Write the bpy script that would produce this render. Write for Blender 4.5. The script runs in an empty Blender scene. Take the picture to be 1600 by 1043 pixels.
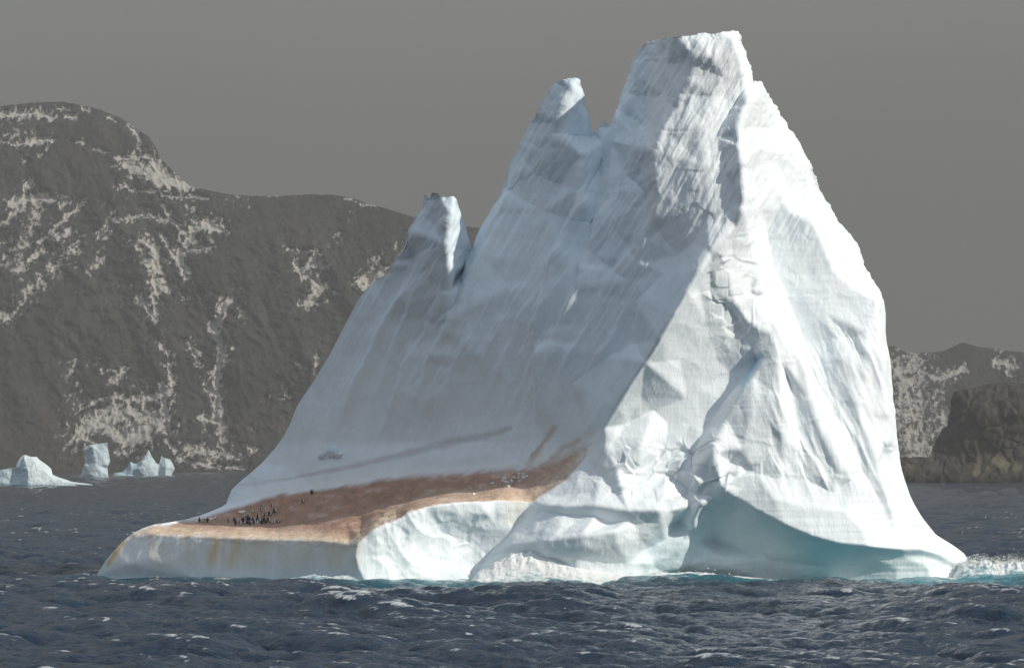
import bpy, math, random
import numpy as np
from mathutils import Vector
from mathutils.geometry import delaunay_2d_cdt

random.seed(7)
rng = np.random.default_rng(7)
R = math.radians
scene = bpy.context.scene
col = scene.collection

# ------------------------------------------------------------------ camera
CAM_H = 19.0            # eye height above the sea, metres
F = 6000.0              # focal length in pixels of a 1600 px wide picture
HZ = 715.0              # picture row of the sea horizon
cam_d = bpy.data.cameras.new('camera')
cam_d.sensor_width = 36.0
cam_d.lens = 36.0 * F / 1600.0
cam_d.shift_y = (HZ - 521.5) / 1600.0
cam_d.clip_start = 1.0
cam_d.clip_end = 60000.0
cam = bpy.data.objects.new('camera', cam_d)
cam.location = (0, 0, CAM_H)
cam.rotation_euler = (R(90), 0, 0)
col.objects.link(cam)
scene.camera = cam

# ------------------------------------------------------------------ light
SUN_DIR = Vector((0.78, -0.36, 0.52)).normalized()      # towards the sun
SUN_EL = math.asin(SUN_DIR.z)
SUN_AZ = math.atan2(SUN_DIR.x, SUN_DIR.y)
sun_d = bpy.data.lights.new('sun', 'SUN')
sun_d.energy = 3.6
sun_d.angle = R(0.6)
sun_d.color = (1.0, 0.94, 0.825)
sun = bpy.data.objects.new('sun', sun_d)
sun.rotation_euler = SUN_DIR.to_track_quat('Z', 'Y').to_euler()
sun.location = (300, 200, 400)
col.objects.link(sun)

world = bpy.data.worlds.new('World')
scene.world = world
world.use_nodes = True
wn, wl = world.node_tree.nodes, world.node_tree.links
wn.clear()
w_out = wn.new('ShaderNodeOutputWorld')
w_bg = wn.new('ShaderNodeBackground')
w_bg.inputs['Strength'].default_value = 0.1
w_sky = wn.new('ShaderNodeTexSky')
w_sky.sky_type = 'NISHITA'
w_sky.sun_disc = False
w_sky.sun_elevation = SUN_EL
w_sky.sun_rotation = SUN_AZ
w_sky.air_density = 1.0
w_sky.dust_density = 0.5
w_tc = wn.new('ShaderNodeTexCoord')
w_sep = wn.new('ShaderNodeSeparateXYZ')
wl.new(w_tc.outputs['Generated'], w_sep.inputs[0])
w_map = wn.new('ShaderNodeMapping')
w_map.inputs['Scale'].default_value = (3.0, 3.0, 9.0)
wl.new(w_tc.outputs['Generated'], w_map.inputs['Vector'])
w_noise = wn.new('ShaderNodeTexNoise')
w_noise.inputs['Scale'].default_value = 1.3
w_noise.inputs['Detail'].default_value = 4
wl.new(w_map.outputs[0], w_noise.inputs['Vector'])
w_cr = wn.new('ShaderNodeValToRGB')                      # the grey storm cloud
w_cr.color_ramp.elements[0].position = 0.3
w_cr.color_ramp.elements[0].color = (2.20, 2.20, 2.15, 1)
w_cr.color_ramp.elements[1].position = 0.7
w_cr.color_ramp.elements[1].color = (2.52, 2.50, 2.44, 1)
wl.new(w_noise.outputs['Fac'], w_cr.inputs['Fac'])
w_mr = wn.new('ShaderNodeMapRange')                      # cloud thins towards the zenith
w_mr.interpolation_type = 'SMOOTHSTEP'
w_mr.inputs['From Min'].default_value = 0.07
w_mr.inputs['From Max'].default_value = 0.55
w_mr.inputs['To Min'].default_value = 0.0
w_mr.inputs['To Max'].default_value = 0.75
wl.new(w_sep.outputs['Z'], w_mr.inputs['Value'])
w_mix = wn.new('ShaderNodeMix')
w_mix.data_type = 'RGBA'
w_dot = wn.new('ShaderNodeVectorMath')                    # the storm bank ends towards the sun
w_dot.operation = 'DOT_PRODUCT'
w_dot.inputs[1].default_value = Vector((SUN_DIR.x, SUN_DIR.y, 0)).normalized()
wl.new(w_tc.outputs['Generated'], w_dot.inputs[0])
w_m2 = wn.new('ShaderNodeMapRange')
w_m2.interpolation_type = 'SMOOTHSTEP'
w_m2.inputs['From Min'].default_value = -0.25
w_m2.inputs['From Max'].default_value = 0.9
w_m2.inputs['To Min'].default_value = 0.0
w_m2.inputs['To Max'].default_value = 0.6
wl.new(w_dot.outputs['Value'], w_m2.inputs['Value'])
w_max = wn.new('ShaderNodeMath')
w_max.operation = 'MAXIMUM'
wl.new(w_mr.outputs[0], w_max.inputs[0])
wl.new(w_m2.outputs[0], w_max.inputs[1])
wl.new(w_max.outputs[0], w_mix.inputs[0])
wl.new(w_cr.outputs[0], w_mix.inputs[6])
w_add = wn.new('ShaderNodeVectorMath')                   # thin bright cloud in front of the blue
w_add.inputs[1].default_value = (3.3, 3.4, 3.25)
wl.new(w_sky.outputs[0], w_add.inputs[0])
wl.new(w_add.outputs[0], w_mix.inputs[7])
wl.new(w_mix.outputs[2], w_bg.inputs['Color'])
wl.new(w_bg.outputs[0], w_out.inputs['Surface'])

scene.view_settings.view_transform = 'Standard'
scene.view_settings.look = 'None'
scene.view_settings.exposure = 0.3
scene.view_settings.gamma = 1.0
scene.view_settings.use_curve_mapping = False
scene.render.engine = 'CYCLES'
scene.cycles.use_denoising = True
scene.cycles.max_bounces = 5
scene.cycles.diffuse_bounces = 3
scene.cycles.volume_bounces = 0
scene.cycles.caustics_reflective = False
scene.cycles.caustics_refractive = False

# ------------------------------------------------------------------ numpy noise
_perm = np.random.default_rng(3).permutation(512).astype(np.int64)
_perm = np.concatenate([_perm, _perm, _perm])
_g = np.random.default_rng(5).normal(size=(512, 3))
_g /= np.linalg.norm(_g, axis=1)[:, None]


def perlin(x, y, z):
    xi, yi, zi = np.floor(x), np.floor(y), np.floor(z)
    fx, fy, fz = x - xi, y - yi, z - zi
    xi, yi, zi = (xi.astype(np.int64) & 511), (yi.astype(np.int64) & 511), (zi.astype(np.int64) & 511)
    u, v, w = (t * t * t * (t * (t * 6 - 15) + 10) for t in (fx, fy, fz))
    out = 0
    for i in (0, 1):
        for j in (0, 1):
            for k in (0, 1):
                h = _perm[_perm[_perm[(xi + i) & 511] + ((yi + j) & 511)] + ((zi + k) & 511)]
                g = _g[h]
                dot = g[..., 0] * (fx - i) + g[..., 1] * (fy - j) + g[..., 2] * (fz - k)
                out = out + dot * (u if i else 1 - u) * (v if j else 1 - v) * (w if k else 1 - w)
    return out * 1.5


def fbm(x, y, z, octaves=4, gain=0.5, ridged=False):
    s, a, tot = 0, 1.0, 0
    for o in range(octaves):
        n = perlin(x * 2 ** o + 17.3 * o, y * 2 ** o + 5.1 * o, z * 2 ** o + 9.7 * o)
        if ridged:
            n = 1 - 2 * np.abs(n)
        s = s + a * n
        tot += a
        a *= gain
    return s / tot


def sstep(a, b, x):
    t = np.clip((x - a) / (b - a), 0, 1)
    return t * t * (3 - 2 * t)


def cells(x, y, scale, seed=0):
    """nearest Voronoi cell: returns (id hash array, offset from the cell point, gap to second)"""
    px, py = x / scale, y / scale
    ix, iy = np.floor(px).astype(np.int64), np.floor(py).astype(np.int64)
    best = np.full(px.shape, 9e9)
    sec = np.full(px.shape, 9e9)
    bid = np.zeros(px.shape, np.int64)
    bx, by = np.zeros(px.shape), np.zeros(px.shape)
    for i in (-1, 0, 1):
        for j in (-1, 0, 1):
            cx, cy = ix + i, iy + j
            h = _perm[_perm[(cx + seed * 31) & 511] + (cy & 511)]
            h2 = _perm[(h + 77) & 511]
            qx, qy = cx + h / 512.0, cy + h2 / 512.0
            dd = np.hypot(px - qx, py - qy)
            nb = dd < best
            sec = np.where(nb, best, np.minimum(sec, dd))
            bid = np.where(nb, h, bid)
            bx = np.where(nb, px - qx, bx)
            by = np.where(nb, py - qy, by)
            best = np.where(nb, dd, best)
    return bid, bx, by, sec - best


def blur2(a, sx, sy=None):
    sy = sx if sy is None else sy
    for ax, s in ((1, sx), (0, sy)):
        if s <= 0:
            continue
        r = int(max(1, round(3 * s)))
        k = np.exp(-0.5 * (np.arange(-r, r + 1) / s) ** 2)
        k /= k.sum()
        pad = [(0, 0), (0, 0)]
        pad[ax] = (r, r)
        p = np.pad(a, pad, mode='edge')
        n = a.shape[ax]
        a = sum(k[i] * (p[:, i:i + n] if ax == 1 else p[i:i + n, :]) for i in range(2 * r + 1))
    return a


# ------------------------------------------------------------------ materials
def node_mat(name):
    m = bpy.data.materials.new(name)
    m.use_nodes = True
    nt = m.node_tree
    b = nt.nodes['Principled BSDF']
    return m, nt, b


def N(nt, kind, **kw):
    n = nt.nodes.new(kind)
    for k, v in kw.items():
        if k in n.inputs:
            n.inputs[k].default_value = v
        else:
            setattr(n, k, v)
    return n


def noise_bump(nt, b, scales, dist, strength=1.0, vec_scale=(1, 1, 1), rot=(0, 0, 0)):
    tc = N(nt, 'ShaderNodeTexCoord')
    mp = N(nt, 'ShaderNodeMapping')
    mp.inputs['Scale'].default_value = vec_scale
    mp.inputs['Rotation'].default_value = rot
    nt.links.new(tc.outputs['Object'], mp.inputs['Vector'])
    prev = None
    for s, d in zip(scales, dist):
        nz = N(nt, 'ShaderNodeTexNoise', Scale=s, Detail=5.0, Roughness=0.6)
        nt.links.new(mp.outputs[0], nz.inputs['Vector'])
        bp = N(nt, 'ShaderNodeBump', Strength=strength, Distance=d)
        nt.links.new(nz.outputs['Fac'], bp.inputs['Height'])
        if prev is not None:
            nt.links.new(prev.outputs[0], bp.inputs['Normal'])
        prev = bp
    nt.links.new(prev.outputs[0], b.inputs['Normal'])
    return tc, mp


def albedo_mat(name, rough, scales, dist, var=0.06, vec_scale=(1, 1, 1), nscale=0.5, spec=0.3, rot=(0, 0, 0)):
    """colour from the 'albedo' attribute with a little grain, fine relief from noise"""
    m, nt, b = node_mat(name)
    at = N(nt, 'ShaderNodeAttribute', attribute_name='albedo')
    tc, mp = noise_bump(nt, b, scales, dist, vec_scale=vec_scale, rot=rot)
    nz = N(nt, 'ShaderNodeTexNoise', Scale=nscale, Detail=6.0, Roughness=0.65)
    nt.links.new(mp.outputs[0], nz.inputs['Vector'])
    mr = N(nt, 'ShaderNodeMapRange')
    mr.inputs['From Min'].default_value = 0.3
    mr.inputs['From Max'].default_value = 0.7
    mr.inputs['To Min'].default_value = 1 - var
    mr.inputs['To Max'].default_value = 1 + var
    nt.links.new(nz.outputs['Fac'], mr.inputs['Value'])
    mx = N(nt, 'ShaderNodeVectorMath', operation='SCALE')
    nt.links.new(at.outputs['Color'], mx.inputs[0])
    nt.links.new(mr.outputs[0], mx.inputs['Scale'])
    nt.links.new(mx.outputs[0], b.inputs['Base Color'])
    b.inputs['Roughness'].default_value = rough
    b.inputs['Specular IOR Level'].default_value = spec
    return m


M_ice = albedo_mat('glacier_ice', 0.62, (0.5, 1.9), (0.22, 0.06), var=0.03, nscale=0.5, vec_scale=(1, 1, 0.3), rot=(0, 0.42, 0))
M_stain = albedo_mat('stained_ice', 0.75, (0.6, 2.2), (0.25, 0.1), var=0.22, nscale=0.8, vec_scale=(1, 0.5, 1))
M_farice = albedo_mat('far_glacier_ice', 0.6, (0.12,), (1.6,), var=0.03, nscale=0.1)


# ------------------------------------------------------------------ mesh helpers
def link_mesh(name, V, Fc, mat, parent=None, normals=None, attrs=None, smooth=True):
    me = bpy.data.meshes.new(name)
    V = np.asarray(V, dtype=np.float64)
    if isinstance(Fc, np.ndarray):
        n = Fc.shape[1]
        me.vertices.add(len(V))
        me.vertices.foreach_set('co', V.astype(np.float32).ravel())
        me.loops.add(Fc.size)
        me.loops.foreach_set('vertex_index', Fc.astype(np.int32).ravel())
        me.polygons.add(len(Fc))
        me.polygons.foreach_set('loop_start', np.arange(0, Fc.size, n, dtype=np.int32))
        me.update(calc_edges=True)
        me.validate()
    else:
        me.from_pydata(V.tolist(), [], Fc)
        me.update()
    if smooth:
        me.polygons.foreach_set('use_smooth', np.ones(len(me.polygons), dtype=bool))
    for k, a in (attrs or {}).items():
        if a.ndim == 1:
            at = me.attributes.new(k, 'FLOAT', 'POINT')
            at.data.foreach_set('value', a.astype(np.float32))
        else:
            at = me.attributes.new(k, 'FLOAT_COLOR', 'POINT')
            c = np.ones((len(a), 4), np.float32)
            c[:, :3] = a
            at.data.foreach_set('color', c.ravel())
    if normals is not None and smooth:
        me.normals_split_custom_set_from_vertices(normals.tolist())
    if mat is not None:
        me.materials.append(mat)
    o = bpy.data.objects.new(name, me)
    col.objects.link(o)
    if parent is not None:
        o.parent = parent
    return o


def tag(o, label=None, cat=None, group=None, kind=None):
    if label:
        o['label'] = label
    if cat:
        o['category'] = cat
    if group:
        o['group'] = group
    if kind:
        o['kind'] = kind
    return o


def empty(name, loc=(0, 0, 0)):
    o = bpy.data.objects.new(name, None)
    o.location = loc
    col.objects.link(o)
    return o


def to_world(x, y, Y):
    return np.stack([(x - 800.0) / F * Y, Y, CAM_H - (y - HZ) / F * Y], -1)


def in_poly(px, py, poly):
    ins = np.zeros(px.shape, bool)
    n = len(poly)
    for i in range(n):
        x1, y1 = poly[i][0], poly[i][1]
        x2, y2 = poly[(i + 1) % n][0], poly[(i + 1) % n][1]
        if y1 == y2:
            continue
        c = (y1 > py) != (y2 > py)
        ins ^= c & (px < (x2 - x1) * (py - y1) / (y2 - y1) + x1)
    return ins


def dense(poly, step, closed=True):
    out = []
    n = len(poly)
    for i in range(n if closed else n - 1):
        a, b = np.array(poly[i], float), np.array(poly[(i + 1) % n], float)
        k = max(1, int(math.hypot(*(b - a)[:2]) / step))
        for t in range(k):
            out.append(a + (b - a) * t / k)
    if not closed:
        out.append(np.array(poly[-1], float))
    return np.array(out)


def cdt_depth(outline, lines, points, XX, YY):
    """piecewise linear depth through the surveyed edges and points"""
    vs, es = [], []
    for pl, closed in [(outline, True)] + [(l, False) for l in lines]:
        s = len(vs)
        vs += [tuple(p) for p in pl]
        es += [(s + i, s + i + 1) for i in range(len(pl) - 1)]
        if closed:
            es.append((s + len(pl) - 1, s))
    vs += [tuple(p) for p in points]
    ov, oe, of, orig, _, _ = delaunay_2d_cdt([Vector(v[:2]) for v in vs], es, [], 0, 0.05)
    src = np.array(vs)
    dz = np.zeros(len(ov))
    bad = []
    for i, o in enumerate(orig):
        if o:
            dz[i] = np.mean([src[k][2] for k in o])
        else:
            bad.append(i)
    for i in bad:
        q = np.array(ov[i])
        d2 = np.hypot(src[:, 0] - q[0], src[:, 1] - q[1]) + 1e-3
        k = np.argsort(d2)[:4]
        dz[i] = np.sum(src[k, 2] / d2[k]) / np.sum(1 / d2[k])
    D = np.full(XX.shape, np.nan)
    x0, y0 = XX[0, 0], YY[0, 0]
    st = XX[0, 1] - XX[0, 0]
    for f in of:
        A, B, C = (np.array(ov[i]) for i in f)
        lo, hi = np.minimum(np.minimum(A, B), C), np.maximum(np.maximum(A, B), C)
        i0, i1 = int(max(0, (lo[0] - x0) // st)), int(min(XX.shape[1], (hi[0] - x0) // st + 2))
        j0, j1 = int(max(0, (lo[1] - y0) // st)), int(min(XX.shape[0], (hi[1] - y0) // st + 2))
        if i1 <= i0 or j1 <= j0:
            continue
        gx, gy = XX[j0:j1, i0:i1], YY[j0:j1, i0:i1]
        den = (B[1] - C[1]) * (A[0] - C[0]) + (C[0] - B[0]) * (A[1] - C[1])
        if abs(den) < 1e-9:
            continue
        a = ((B[1] - C[1]) * (gx - C[0]) + (C[0] - B[0]) * (gy - C[1])) / den
        b = ((C[1] - A[1]) * (gx - C[0]) + (A[0] - C[0]) * (gy - C[1])) / den
        c = 1 - a - b
        m = (a >= -1e-6) & (b >= -1e-6) & (c >= -1e-6)
        D[j0:j1, i0:i1][m] = (a * dz[f[0]] + b * dz[f[1]] + c * dz[f[2]])[m]
    # fill outside of the hull from the nearest known cells
    while np.isnan(D).any():
        m = np.isnan(D)
        P = np.pad(D, 1, constant_values=np.nan)
        nb = np.stack([P[1:-1, :-2], P[1:-1, 2:], P[:-2, 1:-1], P[2:, 1:-1]])
        ok = ~np.isnan(nb)
        cnt = ok.sum(0)
        sm = np.where(ok, nb, 0).sum(0)
        fill = m & (cnt > 0)
        if not fill.any():
            break
        D[fill] = sm[fill] / cnt[fill]
    return D


def face_normals_accum(V, Fc):
    n = np.cross(V[Fc[:, 2]] - V[Fc[:, 0]], V[Fc[:, 3]] - V[Fc[:, 1]])
    out = np.zeros_like(V)
    for k in range(4):
        np.add.at(out, Fc[:, k], n)
    l = np.linalg.norm(out, axis=1)
    return out / np.maximum(l, 1e-9)[:, None]


def relief_body(outline, lines, points, Y0, unit, step, blur, disp, thick, fall, dmod=None, shear=None):
    """A closed solid: a front surface surveyed as depths, a rounded back behind it.
    unit = metres per depth unit; returns a dict of arrays."""
    ol = dense(outline, step * 0.7)
    x0, x1 = ol[:, 0].min() - 3 * step, ol[:, 0].max() + 3 * step
    y0, y1 = ol[:, 1].min() - 3 * step, ol[:, 1].max() + 3 * step
    xs, ys = np.arange(x0, x1, step), np.arange(y0, y1, step)
    XX, YY = np.meshgrid(xs, ys)
    D = cdt_depth(outline, lines, points, XX, YY)
    D[~in_poly(XX, YY, outline)] = np.nan
    for _ in range(40):                      # carry the rim outwards
        m = np.isnan(D)
        P = np.pad(D, 1, constant_values=np.nan)
        nb = np.stack([P[1:-1, :-2], P[1:-1, 2:], P[:-2, 1:-1], P[2:, 1:-1]])
        ok = ~np.isnan(nb)
        cnt = ok.sum(0)
        fill = m & (cnt > 0)
        D[fill] = np.where(ok, nb, 0).sum(0)[fill] / cnt[fill]
    D[np.isnan(D)] = np.nanmean(D)
    if shear:
        D = D + shear(XX, YY)
    D = blur2(D, blur / step)
    if dmod is not None:
        D = dmod(XX, YY, D)
    ins = in_poly(XX, YY, outline)
    keep = ins[:-1, :-1] | ins[1:, :-1] | ins[:-1, 1:] | ins[1:, 1:]
    H, W = XX.shape
    idx = np.arange(H * W).reshape(H, W)
    quads = np.stack([idx[:-1, :-1], idx[1:, :-1], idx[1:, 1:], idx[:-1, 1:]], -1)[keep]
    used = np.zeros(H * W, bool)
    used[quads.ravel()] = True
    remap = -np.ones(H * W, np.int64)
    remap[used] = np.arange(used.sum())
    Fq = remap[quads]
    x, y, d = XX.ravel()[used].copy(), YY.ravel()[used].copy(), D.ravel()[used].copy()
    inside = ins.ravel()[used]
    # distance to the outline
    near = np.zeros(len(x), np.int64)
    dist = np.zeros(len(x))
    for s in range(0, len(x), 4000):
        q = np.hypot(x[s:s + 4000, None] - ol[None, :, 0], y[s:s + 4000, None] - ol[None, :, 1])
        near[s:s + 4000] = q.argmin(1)
        dist[s:s + 4000] = q.min(1)
    out = ~inside
    x[out], y[out] = ol[near[out], 0], ol[near[out], 1]
    dist[out] = 0
    V = to_world(x, y, Y0 + d * unit)
    nrm = face_normals_accum(V, Fq)
    amt, col_ = disp(x, y, d, nrm, dist)
    V = V + nrm * (amt * unit)[:, None]
    nrm = face_normals_accum(V, Fq)
    # the back
    dn = ol[near, 2] + (shear(ol[near, 0], ol[near, 1]) if shear else 0)
    back = np.maximum(d + thick * 0.35 * (1 - np.exp(-dist / fall)), dn + thick * (1 - np.exp(-dist / fall)))
    Gb = np.full(H * W, np.nan)
    Gb[used] = back
    Vb = to_world(x, y, Y0 + back * unit)
    Vb = Vb + np.stack([np.zeros(len(x)), (np.clip(dist / fall, 0, 1) * 14 * unit) * fbm(x / 60, y / 60, x * 0 + 3.3, 4), np.zeros(len(x))], -1)
    Vb[out] = V[out]
    return dict(V=V, F=Fq, n=nrm, x=x, y=y, d=d, inside=inside, dist=dist, col=col_, Vb=Vb, Fb=Fq[:, ::-1],
                XX=XX, YY=YY, D=D, out=out)


def solid_mesh(b, fmask=None):
    """front + back of (part of) a relief body as one closed mesh; returns V, F, normals, albedo"""
    Fq = b['F'] if fmask is None else b['F'][fmask]
    Fb = b['Fb'] if fmask is None else b['Fb'][fmask]
    nb = face_normals_accum(b['Vb'], b['Fb'])
    V = np.concatenate([b['V'], b['Vb']])
    n = np.concatenate([b['n'], nb])
    c = np.concatenate([b['col'], b['col']])
    k = len(b['V'])
    fb = Fb + k
    o = b['out']                    # share the rim
    fb = np.where(o[Fb], Fb, fb)
    FF = np.concatenate([Fq, fb])
    used = np.zeros(len(V), bool)
    used[FF.ravel()] = True
    rm = np.cumsum(used) - 1
    return V[used], rm[FF], n[used], c[used]


# ================================================================== the large iceberg
OUT = [(140, 962, 262), (148, 912, 268), (152, 896, 268), (165, 875, 262), (178, 860, 260), (190, 847, 262), (205, 834, 266), (222, 825, 272), (240, 819, 285),
       (265, 815.5, 308), (290, 811, 335), (312, 805, 360), (333, 797, 384), (347, 791, 398), (354, 786, 405), (357, 775, 410), (361, 765, 412),
       (372, 754, 414), (387, 742, 414), (410, 722, 408), (430, 700, 402), (444, 680, 396), (456, 657, 392), (463, 637, 390), (474, 618, 388), (490, 595, 384),
       (500, 578, 380), (517, 552, 376), (530, 525, 374), (545, 497, 370), (558, 472, 368), (572, 452, 366), (590, 438, 362), (606, 426, 338),
       (612, 412, 325.5), (622, 398, 313), (632, 385, 278), (638, 362, 278), (648, 344, 278), (660, 327, 278), (661, 316, 278), (661, 306, 278), (664, 303, 278), (667, 307, 278),
       (670, 314, 278), (667, 322, 278), (671, 312, 278), (674, 301, 224), (678, 304, 224), (683, 301, 224), (686, 308, 224), (696, 307, 224), (708, 307, 224),
       (714, 313, 222), (718, 328, 236.25), (722, 341, 248.6), (727, 356, 262.85), (730, 367, 273.3), (733, 377, 282.8), (735, 386, 291.35), (733, 394, 298.95), (739, 386, 330), (744, 373, 312), (758, 347, 308), (766, 333, 306), (773, 321, 304),
       (780, 303, 302), (787, 286, 300), (793, 270, 300), (800, 254, 300), (813, 229, 302), (819, 216, 304), (825, 206, 305), (832, 190, 306), (840, 177, 272), (846, 164, 272), (852, 154, 272), (858, 142, 272), (865, 132, 272), (870, 128, 272),
       (877, 125, 256), (890, 122, 256), (898, 121, 256), (904, 123, 256), (905, 133, 268), (909, 142, 274.75), (912, 148, 279.25), (911, 162, 289.75), (915, 170, 295.75), (919, 178, 301.75),
       (922, 195, 314.5), (925, 206, 322.75), (926, 214, 328.75), (928, 209, 345), (932, 203, 332), (937, 199, 322), (941, 192, 316), (945, 189, 314), (949, 194, 314), (952, 199, 314), (955, 194, 308), (958, 192, 306),
       (961, 182, 330), (966, 170, 302), (972, 148, 292), (979, 128, 290), (986, 108, 286), (991, 94, 284), (997, 83, 282), (1001, 77, 280), (1006, 72, 276), (1014, 68, 272),
       (1028, 62, 264), (1040, 61, 248), (1056, 59, 172), (1068, 56, 172), (1078, 57, 172), (1092, 54, 172), (1110, 54, 172), (1127, 52, 172), (1140, 51, 205), (1152, 49.5, 205), (1154, 58, 205), (1156, 68, 222),
       (1161, 80, 222), (1164, 88, 222), (1168, 97, 222), (1170, 108, 222), (1172, 119, 222), (1175, 130, 225), (1179, 130, 200), (1184, 127, 196), (1190, 134, 200), (1194, 144, 194.8), (1200, 153, 193.52), (1206, 161, 190.32), (1213, 172, 183.6), (1218, 183, 177.52),
       (1226, 192, 168.4), (1234, 205, 169.6), (1245, 220, 170.4), (1252, 232, 170.8), (1259, 245, 171.2), (1266, 258, 171.4), (1270, 273, 171.6), (1277, 293, 171.6), (1285, 308, 171.6), (1295, 322, 171.6), (1304, 341, 171.6), (1313, 353, 171.6), (1322, 361, 172), (1337, 378, 172.4), (1344, 400, 172.4), (1350, 415, 172.4),
       (1358, 430, 172.4), (1367, 445, 172.4), (1374, 458, 172), (1380, 471, 171.6), (1383, 490, 171), (1383, 510, 170.4), (1384, 537, 170), (1388, 560, 169.2), (1389, 580, 168.6), (1391, 605, 168), (1393, 630, 167.4), (1396, 657, 166.8), (1398, 680, 165.6), (1401, 700, 164.4), (1404, 725, 163),
       (1409, 749, 161.2), (1420, 772, 196), (1430, 790, 188), (1440, 806, 180), (1450, 820, 172), (1461, 834, 164), (1474, 842, 156), (1487, 850, 150), (1497, 857, 146), (1506, 864, 142), (1512, 872, 140), (1511, 880, 138), (1506, 892, 134), (1504, 910, 132), (1504, 962, 130),
       (1300, 962, 30), (1060, 962, 60), (900, 962, -10), (735, 962, -40), (571, 962, -125), (430, 962, -5), (300, 962, 110)]

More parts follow.
